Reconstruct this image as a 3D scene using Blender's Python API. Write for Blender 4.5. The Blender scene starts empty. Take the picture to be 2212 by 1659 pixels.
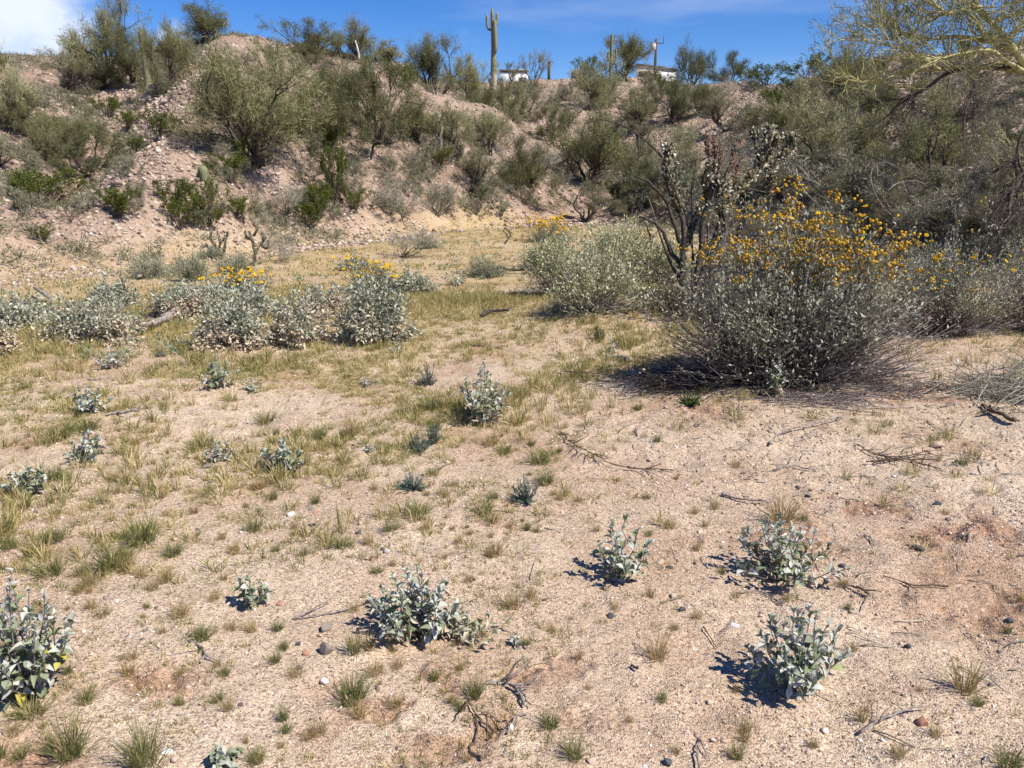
import bpy, math
import numpy as np

# ------------------------------------------------------------------ camera / light
SC = bpy.context.scene
COL = SC.collection
CAMZ = 1.55
PITCH = math.radians(15.5)
IMW, IMH = 2212.0, 1659.0            # working pixel units of the layout notes
HFOV = math.radians(67.3)
F = IMW / 2 / math.tan(HFOV / 2)
cam_d = bpy.data.cameras.new('camera'); cam = bpy.data.objects.new('camera', cam_d); COL.objects.link(cam)
cam.location = (0, 0, CAMZ); cam.rotation_euler = (math.pi / 2 - PITCH, 0, 0)
cam_d.sensor_width = 36; cam_d.angle = HFOV; cam_d.clip_start = 0.05; cam_d.clip_end = 2000
SC.camera = cam

SUN_DIR = np.array([0.76, -0.44, 0.0]); SUN_EL = math.radians(52)
_az = math.atan2(SUN_DIR[0], SUN_DIR[1])       # clockwise from +Y
sd = bpy.data.lights.new('sun', 'SUN'); sun = bpy.data.objects.new('sun', sd); COL.objects.link(sun)
sd.energy = 5.0; sd.angle = math.radians(0.5); sd.color = (1.0, 0.95, 0.87)
sun.rotation_euler = (math.pi / 2 - SUN_EL, 0, math.pi - _az)
sun.location = (20, -8, 30)

SC.view_settings.view_transform = 'Standard'; SC.view_settings.look = 'None'
SC.view_settings.gamma = 1; SC.view_settings.exposure = 0.46
SC.cycles.use_denoising = True
SC.cycles.max_bounces = 6; SC.cycles.diffuse_bounces = 3; SC.cycles.transmission_bounces = 3
SC.cycles.transparent_max_bounces = 4; SC.cycles.glossy_bounces = 2


def raydir(px, py):
    x = (np.asarray(px, float) - IMW / 2) / F; y = (IMH / 2 - np.asarray(py, float)) / F
    X = x; Y = math.cos(PITCH) + math.sin(PITCH) * y; Z = -math.sin(PITCH) + math.cos(PITCH) * y
    return X, Y, Z


def build_world():
    w = bpy.data.worlds.new('World'); SC.world = w; w.use_nodes = True
    nt = w.node_tree; N = nt.nodes; L = nt.links
    N.clear()
    out = N.new('ShaderNodeOutputWorld'); bg = N.new('ShaderNodeBackground')
    sky = N.new('ShaderNodeTexSky'); sky.sky_type = 'NISHITA'; sky.sun_disc = False
    sky.sun_elevation = SUN_EL; sky.sun_rotation = _az
    sky.altitude = 1200; sky.air_density = 0.9; sky.dust_density = 0.0; sky.ozone_density = 3.0
    bg.inputs['Strength'].default_value = 0.086
    hs = N.new('ShaderNodeHueSaturation'); hs.inputs['Saturation'].default_value = 1.38
    hs.inputs['Value'].default_value = 1.2
    hs.inputs['Hue'].default_value = 0.515
    L.new(sky.outputs[0], hs.inputs['Color'])
    tc = N.new('ShaderNodeTexCoord')
    nz = N.new('ShaderNodeTexNoise'); nz.inputs['Scale'].default_value = 7; nz.inputs['Detail'].default_value = 9
    nz.inputs['Roughness'].default_value = 0.6; nz.inputs['Distortion'].default_value = 0.25
    mp = N.new('ShaderNodeMapping'); mp.inputs['Scale'].default_value = (1, 1, 1.7)
    L.new(tc.outputs['Generated'], mp.inputs[0]); L.new(mp.outputs[0], nz.inputs['Vector'])

    def blob(px, py, rad, soft):
        d = np.array(raydir(px, py)); d /= np.linalg.norm(d)
        v = N.new('ShaderNodeVectorMath'); v.operation = 'DISTANCE'; v.inputs[1].default_value = tuple(d)
        L.new(tc.outputs['Generated'], v.inputs[0])
        m = N.new('ShaderNodeMapRange'); m.interpolation_type = 'SMOOTHSTEP'
        m.inputs['From Min'].default_value = rad + soft; m.inputs['From Max'].default_value = rad - soft
        L.new(v.outputs['Value'], m.inputs['Value']); return m.outputs[0]

    def math_(op, a, b):
        m = N.new('ShaderNodeMath'); m.operation = op; m.use_clamp = False
        for i, s in enumerate((a, b)):
            if isinstance(s, (int, float)): m.inputs[i].default_value = s
            else: L.new(s, m.inputs[i])
        return m.outputs[0]
    b1 = blob(-30, 95, 0.115, 0.05); b2 = blob(385, 92, 0.02, 0.02); b3 = blob(-420, 60, 0.25, 0.1)
    s = math_('MAXIMUM', math_('MAXIMUM', b1, b2), b3)
    # cloud cover = blob + noise, thresholded
    c = math_('ADD', s, math_('MULTIPLY', math_('SUBTRACT', nz.outputs['Fac'], 0.5), 2.4))
    mr = N.new('ShaderNodeMapRange'); mr.interpolation_type = 'SMOOTHSTEP'
    mr.inputs['From Min'].default_value = 0.3; mr.inputs['From Max'].default_value = 1.25
    mr.inputs['To Max'].default_value = 0.92
    L.new(c, mr.inputs['Value'])
    # thin cirrus streaks
    mp2 = N.new('ShaderNodeMapping'); mp2.inputs['Scale'].default_value = (2.0, 2.0, 11); mp2.inputs['Rotation'].default_value = (0.12, 0.28, 0)
    nz2 = N.new('ShaderNodeTexNoise'); nz2.inputs['Scale'].default_value = 1.6; nz2.inputs['Detail'].default_value = 7
    nz2.inputs['Roughness'].default_value = 0.5
    L.new(tc.outputs['Generated'], mp2.inputs[0]); L.new(mp2.outputs[0], nz2.inputs['Vector'])
    mr2 = N.new('ShaderNodeMapRange'); mr2.interpolation_type = 'SMOOTHSTEP'
    mr2.inputs['From Min'].default_value = 0.5; mr2.inputs['From Max'].default_value = 0.85; mr2.inputs['To Max'].default_value = 0.3
    L.new(nz2.outputs['Fac'], mr2.inputs['Value'])
    tot = math_('MAXIMUM', mr.outputs[0], mr2.outputs[0])
    mix = N.new('ShaderNodeMixRGB'); mix.inputs['Color2'].default_value = (8.0, 8.5, 9.2, 1)
    L.new(tot, mix.inputs['Fac']); L.new(hs.outputs[0], mix.inputs['Color1'])
    L.new(mix.outputs[0], bg.inputs['Color']); L.new(bg.outputs[0], out.inputs['Surface'])


build_world()

# ------------------------------------------------------------------ noise + terrain function
_tab = np.random.RandomState(7).rand(256, 256)


def vnoise(x, y, s=0):
    x = np.asarray(x, float) + s * 17.31; y = np.asarray(y, float) + s * 9.17
    xi = np.floor(x).astype(int); yi = np.floor(y).astype(int)
    fx = x - xi; fy = y - yi
    fx = fx * fx * fx * (fx * (fx * 6 - 15) + 10); fy = fy * fy * fy * (fy * (fy * 6 - 15) + 10)
    a = _tab[xi & 255, yi & 255]; b = _tab[(xi + 1) & 255, yi & 255]
    c = _tab[xi & 255, (yi + 1) & 255]; d = _tab[(xi + 1) & 255, (yi + 1) & 255]
    return (a * (1 - fx) + b * fx) * (1 - fy) + (c * (1 - fx) + d * fx) * fy - 0.5


def fbm(x, y, s=0, o=3):
    r = 0; a = 1
    for i in range(o):
        r = r + a * vnoise(x * 2 ** i, y * 2 ** i, s + i * 3); a *= 0.5
    return r


def sstep(a, b, x):
    t = np.clip((np.asarray(x, float) - a) / (b - a), 0, 1); return t * t * (3 - 2 * t)


# column : (base r) then six (r, y) points seen along that column; slopes, spur crest, valley behind, skyline
PROF = {
    -700: (12.5, (16, 400), (20, 260), (24, 160), (27, 130), (29, 118), (34, 116)),
    0:    (13.8, (16.5, 430), (20, 300), (23.5, 195), (26, 145), (29, 117), (34, 118)),
    150:  (14.3, (18, 435), (21.5, 300), (25, 200), (28, 150), (31, 120), (36, 121)),
    260:  (14.6, (17.6, 430), (21.2, 290), (24.4, 200), (27, 150), (29, 122), (34, 122)),
    380:  (15.0, (17.2, 400), (19.8, 290), (23, 200), (25.5, 145), (28, 112), (33, 112)),
    480:  (15.6, (17.4, 390), (19.8, 285), (22, 190), (24, 130), (26, 97), (31, 97)),
    560:  (16.3, (18.4, 400), (20.6, 290), (22.5, 200), (24.4, 135), (26, 96), (31, 98)),
    650:  (17.0, (19.6, 400), (22, 290), (24, 200), (25.5, 150), (27, 118), (32, 120)),
    760:  (18.4, (20.6, 400), (22.8, 290), (24.6, 200), (26, 155), (27, 132), (32, 134)),
    870:  (19.6, (21.6, 400), (23.6, 290), (25, 205), (26, 160), (28, 150), (36, 158)),
    960:  (21.0, (22.6, 405), (24.2, 310), (25.6, 215), (28.5, 250), (40, 225), (56, 184)),
    1050: (22.2, (23.8, 405), (25.4, 320), (26.6, 252), (29.5, 290), (41, 240), (57, 178)),
    1130: (22.8, (24.6, 410), (26.4, 340), (27.6, 296), (31, 320), (43, 240), (58, 176)),
    1210: (23.4, (25.6, 420), (27.6, 370), (29, 340), (33, 330), (44, 225), (58, 170)),
    1300: (23.0, (26, 425), (29, 385), (32, 350), (36, 300), (46, 215), (58, 170)),
    1420: (22.0, (25.5, 420), (29, 370), (33, 320), (38, 270), (47, 215), (57, 176)),
    1550: (20.0, (24, 415), (28, 360), (32, 300), (37, 250), (45, 205), (54, 190)),
    1650: (18.0, (22, 410), (26, 350), (30, 290), (35, 240), (41, 205), (50, 190)),
    1750: (16.0, (20, 400), (23.5, 340), (27, 280), (31, 230), (35.5, 190), (42, 172)),
    1900: (14.4, (17.5, 400), (20.5, 330), (23.5, 260), (26.5, 200), (29.5, 155), (34, 128)),
    2050: (13.0, (16, 400), (18.6, 320), (21.2, 240), (23.8, 180), (26.5, 140), (30, 112)),
    2212: (12.2, (15, 390), (17.4, 300), (20, 220), (22.6, 165), (25, 125), (29, 95)),
    2900: (11.0, (14, 390), (16.5, 290), (19, 200), (22, 130), (25, 80), (29, 50)),
}


def _profiles():
    cols = sorted(PROF); K = 8
    A = np.zeros((K, len(cols))); Rr = A.copy(); Z = A.copy()
    for j, c in enumerate(cols):
        p = PROF[c]
        X, Y, _ = raydir(c, 480); A[0, j] = math.atan2(X, Y); Rr[0, j] = p[0]; Z[0, j] = 0
        for k, (r, y) in enumerate(p[1:]):
            X, Y, Zd = raydir(c, y)
            A[k + 1, j] = math.atan2(X, Y); Rr[k + 1, j] = r; Z[k + 1, j] = CAMZ + r * Zd / math.hypot(X, Y)
        r, y = p[-1]
        if 940 < c < 1700:      # the far slope keeps climbing gently up to the houses
            X, Y, Zd = raydir(c, y + 5); Rr[7, j] = 135; Z[7, j] = CAMZ + 135 * Zd / math.hypot(X, Y)
        else:
            Rr[7, j] = 135; Z[7, j] = Z[6, j] + (1.5 if c < 900 else 3)
        A[7, j] = A[6, j]
    return A, Rr, Z


_A, _Rr, _Z = _profiles()
GAZ = np.linspace(-math.pi, math.pi, 1441)
GLR = np.linspace(math.log(0.3), math.log(600), 700); GR = np.exp(GLR)


def _grid():
    H = np.zeros((len(GAZ), len(GR))); base = np.zeros(len(GAZ)); ridge = np.zeros(len(GAZ))
    for i, a in enumerate(GAZ):
        aa = np.clip(a, -1.2, 1.2)
        rs = [np.interp(aa, _A[k], _Rr[k]) for k in range(8)]; zs = [np.interp(aa, _A[k], _Z[k]) for k in range(8)]
        fade = 1 - sstep(0.95, 1.7, abs(a))
        zs = np.array(zs) * fade
        base[i] = rs[0]; ridge[i] = rs[6]
        H[i] = np.interp(GR, [0] + rs + [600], [0] + list(zs) + [zs[-1]])
    for ax, n in ((0, 7), (1, 5)):
        k = np.hanning(n + 2)[1:-1]; k /= k.sum()
        P = np.pad(H, [(n // 2, n // 2) if ax == q else (0, 0) for q in (0, 1)], mode='edge')
        H = sum(k[i] * (P[i:i + H.shape[0]] if ax == 0 else P[:, i:i + H.shape[1]]) for i in range(n))
    return H, base, ridge


_H, _BASE, _RIDGE = _grid()


def hillmask(x, y):
    a = np.arctan2(x, y); r = np.hypot(x, y)
    b = np.interp(a, GAZ, _BASE)
    return sstep(-0.4, 1.4, r - b + 0.8 * fbm(x / 1.7, y / 1.7, 5))


def _at(px, py):    # flat-ground estimate for mounds
    X, Y, Z = raydir(px, py); t = -CAMZ / Z; return X * t, Y * t


MOUNDS = []
for (px, py, s, h) in [(1270, 690, 0.75, 0.13), (1690, 850, 0.9, 0.10), (1480, 680, 0.8, 0.12), (430, 850, 0.35, 0.06), (2120, 880, 0.5, 0.06),
                       (100, 790, 0.8, 0.06), (800, 740, 0.6, 0.05), (700, 1420, 0.22, 0.015), (2230, 960, 0.16, 0.09)]:
    MOUNDS.append((*_at(px, py), s, h))


CHURN = [(*_at(a, b), c, d) for a, b, c, d in ((880, 1500, .28, .22), (1150, 1600, .25, .16), (330, 1470, .20, .10), (2050, 1150, .6, .22), (1850, 1090, .3, .15), (2150, 1300, .35, .2), (60, 1190, .15, .12),
                                             (1160, 1420, .2, .1), (2000, 890, .5, .2), (1500, 900, .4, .12), (680, 820, .5, .15), (60, 1640, .2, .1), (1650, 1160, .35, .1), (100, 800, .6, .2))]


def churn(x, y):
    c = 0
    for (a, b, sx, sy) in CHURN: c = c + np.exp(-((x - a) / sx) ** 2 - ((y - b) / sy) ** 2)
    return np.clip(c * sstep(-.22, .16, fbm(x / .16, y / .16, 63, 3)) * 1.1, 0, 1)


def height(x, y):
    x = np.asarray(x, float); y = np.asarray(y, float)
    a = np.arctan2(x, y); r = np.maximum(np.hypot(x, y), 0.31)
    fi = (a - GAZ[0]) / (GAZ[1] - GAZ[0]); fj = (np.log(r) - GLR[0]) / (GLR[1] - GLR[0])
    i = np.clip(fi.astype(int), 0, len(GAZ) - 2); j = np.clip(fj.astype(int), 0, len(GR) - 2)
    u = np.clip(fi - i, 0, 1); v = np.clip(fj - j, 0, 1)
    h = (_H[i, j] * (1 - u) + _H[i + 1, j] * u) * (1 - v) + (_H[i, j + 1] * (1 - u) + _H[i + 1, j + 1] * u) * v
    m = hillmask(x, y)
    rd = np.interp(a, GAZ, _RIDGE)
    far = 1 - 0.85 * sstep(-4, 3, r - rd)
    ac_ = np.interp(r, [15.5, 17.5, 19.5, 22], np.radians([-28, -25, -21.5, -19]))
    h = h + m * far * .55 * np.exp(-((a - ac_) / .07) ** 2) * sstep(15, 17, r) * (1 - sstep(20, 24, r)) - m * far * .4 * np.exp(-((a - ac_ + .13) / .06) ** 2) * sstep(15, 17, r)
    h = h + m * far * (0.75 * fbm(x / 3.4, y / 3.4, 1, 2) + 0.34 * (0.25 - np.abs(vnoise(x / 1.3, y / 1.3, 4))) + 0.10 * fbm(x / 0.45, y / 0.45, 2, 3))
    near = 1 - sstep(6, 12, r)
    p = (1 - m)
    h = h + p * (0.06 * vnoise(x / 2.3, y / 2.3, 8) + 0.03 * fbm(x / 0.7, y / 0.7, 9, 2))
    rough = 0.35 + 0.65 * sstep(-0.05, 0.15, vnoise(x / 0.9, y / 0.9, 14) + 0.25 * sstep(0.5, 1.5, x) * (1 - sstep(4, 6, y)))
    h = h + p * near * rough * (0.024 * fbm(x / 0.16, y / 0.16, 10, 3) - 0.02 * np.maximum(0, 0.10 - np.abs(vnoise(x / 0.13 + .6 * vnoise(x / .1, y / .1, 3), y / 0.15, 12))) * 4 * sstep(0, .2, vnoise(x / .5, y / .5, 17)))
    ch = churn(x, y) * p
    h = h + ch * (.035 * fbm(x / .075, y / .075, 66, 3) - .018 * np.abs(vnoise(x / .11, y / .07, 67)) * 2)
    for (mx, my, s, hh) in MOUNDS:
        h = h + hh * np.exp(-((x - mx) ** 2 + (y - my) ** 2) / (2 * s * s))
    return h


_RS = np.exp(np.linspace(math.log(0.9), math.log(134), 2200))


def place(px, py, default_r=30):
    """point of the terrain seen at a pixel"""
    X, Y, Z = raydir(px, py); hh = math.hypot(X, Y); x = _RS * X / hh; y = _RS * Y / hh
    zr = CAMZ + _RS * Z / hh; zt = height(x, y)
    w = np.nonzero(zt >= zr)[0]
    if len(w) == 0: return place_r(px, default_r)
    k = w[0]
    return np.array([x[k], y[k], zt[k]])


def place_r(px, r, py=200):
    X, Y, Z = raydir(px, py); hh = math.hypot(X, Y); x = r * X / hh; y = r * Y / hh
    return np.array([x, y, float(height(x, y))])


def at(px, py, depth):
    X, Y, Z = raydir(px, py); return np.array([X * depth, Y * depth, CAMZ + Z * depth])


def depth_of(p):
    return p[1] * math.cos(PITCH) - (p[2] - CAMZ) * math.sin(PITCH)


def mpp(p):
    return depth_of(p) / F


def grass_density(x, y):
    r = np.hypot(x, y); a = np.degrees(np.arctan2(x, y))
    d = 0.10 + 0.42 * sstep(2.6, 4.6, r) + 0.5 * sstep(6, 9, r)
    bare = sstep(3, 13, a) * (1 - sstep(5.2 + 3.2 * sstep(12, 18, a), 7.5 + 3.2 * sstep(12, 18, a), r))
    d = d * (1 - 0.86 * bare)
    n = fbm(x / 0.9, y / 0.9, 21, 3)
    d = d + (0.9 * n - 0.12) * sstep(2.5, 4.5, r) * (1 - 0.8 * bare)
    return np.clip(d, 0, 1) * (1 - hillmask(x, y))


# ------------------------------------------------------------------ mesh helpers
def mesh(name, V, T, mats, mi=None, smooth=False):
    me = bpy.data.meshes.new(name)
    V = np.ascontiguousarray(V, dtype=np.float32); T = np.ascontiguousarray(T, dtype=np.int32)
    k = T.shape[1]
    me.vertices.add(len(V)); me.vertices.foreach_set('co', V.ravel())
    me.loops.add(T.size); me.loops.foreach_set('vertex_index', T.ravel())
    me.polygons.add(len(T)); me.polygons.foreach_set('loop_start', np.arange(0, T.size, k, dtype=np.int32))
    for m in (mats if isinstance(mats, (list, tuple)) else [mats]): me.materials.append(m)
    if mi is not None: me.polygons.foreach_set('material_index', np.ascontiguousarray(mi, dtype=np.int32))
    if smooth: me.polygons.foreach_set('use_smooth', np.ones(len(T), dtype=bool))
    me.update(calc_edges=True)
    return me


class Geo:
    def __init__(s): s.V = []; s.T = []; s.M = []; s.n = 0

    def add(s, V, T, m=0):
        if len(V) == 0: return
        s.V.append(V); s.T.append(np.asarray(T) + s.n); s.M.append(np.full(len(T), m)); s.n += len(V)

    def mesh(s, name, mats, smooth=False):
        return mesh(name, np.vstack(s.V), np.vstack(s.T), mats, np.concatenate(s.M), smooth)


def obj(name, me, parent=None, loc=None):
    o = bpy.data.objects.new(name, me); COL.objects.link(o)
    if parent is not None: o.parent = parent
    if loc is not None: o.location = tuple(map(float, loc))
    return o


def tag(o, label, cat, group=None, kind=None):
    if label: o['label'] = label
    if cat: o['category'] = cat
    if group: o['group'] = group
    if kind: o['kind'] = kind
    return o


def empty(name, loc, rz=0, sc=(1, 1, 1)):
    o = bpy.data.objects.new(name, None); COL.objects.link(o); o.empty_display_size = 0.2
    o.location = tuple(map(float, loc)); o.rotation_euler = (0, 0, rz); o.scale = sc
    return o


def nrm(v):
    return v / np.maximum(np.linalg.norm(v, axis=-1, keepdims=True), 1e-9)


def tubes(P, Rad, sides=4):
    """P (S,N,3), Rad (S,N) -> verts, tris"""
    P = np.asarray(P, float); Rad = np.asarray(Rad, float)
    S, N, _ = P.shape
    T = np.gradient(P, axis=1); T = nrm(T)
    D = nrm(P[:, -1] - P[:, 0]); ref = np.tile(np.array([0.31, 0.95, 0.05]), (S, 1))
    ref[np.abs((D * nrm(ref)).sum(1)) > 0.85] = (0.9, -0.1, 0.4)
    a = nrm(np.cross(T, ref[:, None, :])); b = np.cross(T, a)
    ang = np.arange(sides) * 2 * math.pi / sides
    V = P[:, :, None, :] + Rad[:, :, None, None] * (a[:, :, None, :] * np.cos(ang)[None, None, :, None] + b[:, :, None, :] * np.sin(ang)[None, None, :, None])
    idx = np.arange(S * N * sides).reshape(S, N, sides)
    A = idx[:, :-1]; B = idx[:, 1:]; A2 = np.roll(A, -1, 2); B2 = np.roll(B, -1, 2)
    T1 = np.stack([A, A2, B2], -1).reshape(-1, 3); T2 = np.stack([A, B2, B], -1).reshape(-1, 3)
    caps = []
    for k in range(1, sides - 1):
        caps.append(np.stack([idx[:, -1, 0], idx[:, -1, k], idx[:, -1, k + 1]], -1))
        caps.append(np.stack([idx[:, 0, 0], idx[:, 0, k + 1], idx[:, 0, k]], -1))
    return V.reshape(-1, 3), np.vstack([T1, T2] + caps)


def resample(pts, n):
    pts = np.asarray(pts, float)
    if len(pts) > 2:       # catmull-rom smoothing
        P = np.vstack([2 * pts[0] - pts[1], pts, 2 * pts[-1] - pts[-2]]); out = []
        for i in range(1, len(P) - 2):
            for t in np.linspace(0, 1, 8, endpoint=False):
                p0, p1, p2, p3 = P[i - 1:i + 3]
                out.append(0.5 * ((2 * p1) + (-p0 + p2) * t + (2 * p0 - 5 * p1 + 4 * p2 - p3) * t * t + (-p0 + 3 * p1 - 3 * p2 + p3) * t ** 3))
        out.append(pts[-1]); pts = np.array(out)
    s = np.concatenate([[0], np.cumsum(np.linalg.norm(np.diff(pts, axis=0), axis=1))])
    q = np.linspace(0, s[-1], n)
    return np.stack([np.interp(q, s, pts[:, k]) for k in range(pts.shape[1])], 1)


def frames(d, up=None, rng=None, jitter=0.0):
    """rotation matrices with local Y along d and local Z near up"""
    d = nrm(np.asarray(d, float)); n = len(d)
    if up is None: up = np.tile([0., 0, 1], (n, 1))
    up = np.asarray(up, float)
    if rng is not None and jitter: up = up + rng.normal(0, jitter, (n, 3))
    x = np.cross(d, up); bad = np.linalg.norm(x, axis=1) < 1e-3; x[bad] = (1, 0, 0); x = nrm(x)
    z = np.cross(x, d)
    return np.stack([x, d, z], -1)


def scatter(tv, tt, pos, Rm, sc):
    sc = np.asarray(sc, float)
    if sc.ndim == 1: sc = np.repeat(sc[:, None], 3, 1)
    V = np.einsum('nij,nvj->nvi', Rm, tv[None] * sc[:, None, :]) + pos[:, None, :]
    T = (tt[None] + (np.arange(len(pos)) * len(tv))[:, None, None]).reshape(-1, 3)
    return V.reshape(-1, 3), T


def rdirs(rng, n, zmin=-1, zmax=1):
    z = rng.uniform(zmin, zmax, n); a = rng.uniform(0, 2 * math.pi, n); s = np.sqrt(1 - z * z)
    return np.stack([s * np.cos(a), s * np.sin(a), z], 1)


# leaf templates, unit length along +Y
def leaf_broad():
    ys = [0, .12, .30, .52, .75, .92, 1.0]; ws = [.012, .03, .20, .29, .20, .08, .0]; zs = [0, .02, .05, .06, .03, -.02, -.05]
    V = []; T = []
    for y, w, z in zip(ys, ws, zs): V += [(-w, y, z + w * .45), (0, y, z), (w, y, z + w * .45)]
    for i in range(len(ys) - 1):
        a = 3 * i
        for q in (0, 1): T += [(a + q, a + q + 1, a + q + 4), (a + q, a + q + 4, a + q + 3)]
    return np.array(V, float), np.array(T)


def leaf_simple(w=.2):
    V = np.array([(0, 0, 0), (-w, .45, .06), (0, .5, 0), (w, .45, .06), (0, 1, -.08)], float)
    return V, np.array([(0, 2, 1), (0, 3, 2), (1, 2, 4), (2, 3, 4)])


def stroke(w=.05):
    V = np.array([(0, 0, 0), (-w, .4, .03), (w, .4, .0), (0, 1, 0)], float)
    return V, np.array([(0, 2, 1), (1, 2, 3)])


def ico(sub=1):
    t = (1 + 5 ** .5) / 2
    V = [(-1, t, 0), (1, t, 0), (-1, -t, 0), (1, -t, 0), (0, -1, t), (0, 1, t), (0, -1, -t), (0, 1, -t), (t, 0, -1), (t, 0, 1), (-t, 0, -1), (-t, 0, 1)]
    T = [(0, 11, 5), (0, 5, 1), (0, 1, 7), (0, 7, 10), (0, 10, 11), (1, 5, 9), (5, 11, 4), (11, 10, 2), (10, 7, 6), (7, 1, 8), (3, 9, 4), (3, 4, 2), (3, 2, 6), (3, 6, 8), (3, 8, 9), (4, 9, 5), (2, 4, 11), (6, 2, 10), (8, 6, 7), (9, 8, 1)]
    V = [np.array(v) / np.linalg.norm(v) for v in V]
    for _ in range(sub):
        c = {}; T2 = []

        def mid(a, b):
            k = (min(a, b), max(a, b))
            if k not in c:
                m = V[a] + V[b]; V.append(m / np.linalg.norm(m)); c[k] = len(V) - 1
            return c[k]
        for a, b, d in T:
            ab, bd, da = mid(a, b), mid(b, d), mid(d, a)
            T2 += [(a, ab, da), (b, bd, ab), (d, da, bd), (ab, bd, da)]
        T = T2
    return np.array(V), np.array(T)


# ------------------------------------------------------------------ materials
def new_mat(name):
    m = bpy.data.materials.new(name); m.use_nodes = True; nt = m.node_tree; nt.nodes.clear()
    out = nt.nodes.new('ShaderNodeOutputMaterial'); return m, nt, nt.nodes, nt.links, out


def ramp(N, stops, interp='LINEAR'):
    r = N.new('ShaderNodeValToRGB'); r.color_ramp.interpolation = interp
    e = r.color_ramp.elements
    while len(e) < len(stops): e.new(0.5)
    for el, (p, c) in zip(e, stops): el.position = p; el.color = (*c, 1) if len(c) == 3 else c
    return r


def leafmat(name, stops, trans=0.25, objw=0.3, rough=0.9, spec=0.06, big=0.0):
    m, nt, N, L, out = new_mat(name)
    g = N.new('ShaderNodeNewGeometry'); oi = N.new('ShaderNodeObjectInfo')
    mx = N.new('ShaderNodeMapRange'); mx.inputs['To Min'].default_value = 0; mx.inputs['To Max'].default_value = 1 - objw
    L.new(g.outputs['Random Per Island'], mx.inputs['Value'])
    ad = N.new('ShaderNodeMath'); ad.operation = 'MULTIPLY_ADD'; ad.inputs[1].default_value = objw
    L.new(oi.outputs['Random'], ad.inputs[0]); L.new(mx.outputs[0], ad.inputs[2])
    src = ad.outputs[0]
    if big:
        nz = N.new('ShaderNodeTexNoise'); nz.inputs['Scale'].default_value = 1.6; nz.inputs['Detail'].default_value = 3
        L.new(g.outputs['Position'], nz.inputs['Vector'])
        a2 = N.new('ShaderNodeMath'); a2.operation = 'MULTIPLY_ADD'; a2.inputs[1].default_value = big * 2
        L.new(nz.outputs['Fac'], a2.inputs[0])
        a3 = N.new('ShaderNodeMath'); a3.operation = 'SUBTRACT'; a3.inputs[1].default_value = big
        L.new(src, a3.inputs[0]); L.new(a3.outputs[0], a2.inputs[2]); src = a2.outputs[0]
    r = ramp(N, stops); L.new(src, r.inputs[0])
    p = N.new('ShaderNodeBsdfPrincipled'); p.inputs['Roughness'].default_value = rough; p.inputs['Specular IOR Level'].default_value = spec
    L.new(r.outputs[0], p.inputs['Base Color'])
    t = N.new('ShaderNodeBsdfTranslucent'); L.new(r.outputs[0], t.inputs['Color'])
    mi = N.new('ShaderNodeMixShader'); mi.inputs[0].default_value = trans
    L.new(p.outputs[0], mi.inputs[1]); L.new(t.outputs[0], mi.inputs[2]); L.new(mi.outputs[0], out.inputs[0])
    return m


def surfmat(name, stops, scale=30, detail=4, bump=0.3, rough=0.9, spec=0.15, dist=0.01, vec='Object', stretch=(1, 1, 1)):
    m, nt, N, L, out = new_mat(name)
    tc = N.new('ShaderNodeTexCoord'); mp = N.new('ShaderNodeMapping'); mp.inputs['Scale'].default_value = stretch
    L.new(tc.outputs[vec], mp.inputs[0])
    nz = N.new('ShaderNodeTexNoise'); nz.inputs['Scale'].default_value = scale; nz.inputs['Detail'].default_value = detail
    L.new(mp.outputs[0], nz.inputs['Vector'])
    r = ramp(N, stops); L.new(nz.outputs['Fac'], r.inputs[0])
    p = N.new('ShaderNodeBsdfPrincipled'); p.inputs['Roughness'].default_value = rough; p.inputs['Specular IOR Level'].default_value = spec
    L.new(r.outputs[0], p.inputs['Base Color'])
    b = N.new('ShaderNodeBump'); b.inputs['Strength'].default_value = bump; b.inputs['Distance'].default_value = dist
    L.new(nz.outputs['Fac'], b.inputs['Height']); L.new(b.outputs[0], p.inputs['Normal'])
    L.new(p.outputs[0], out.inputs[0]); return m


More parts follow.
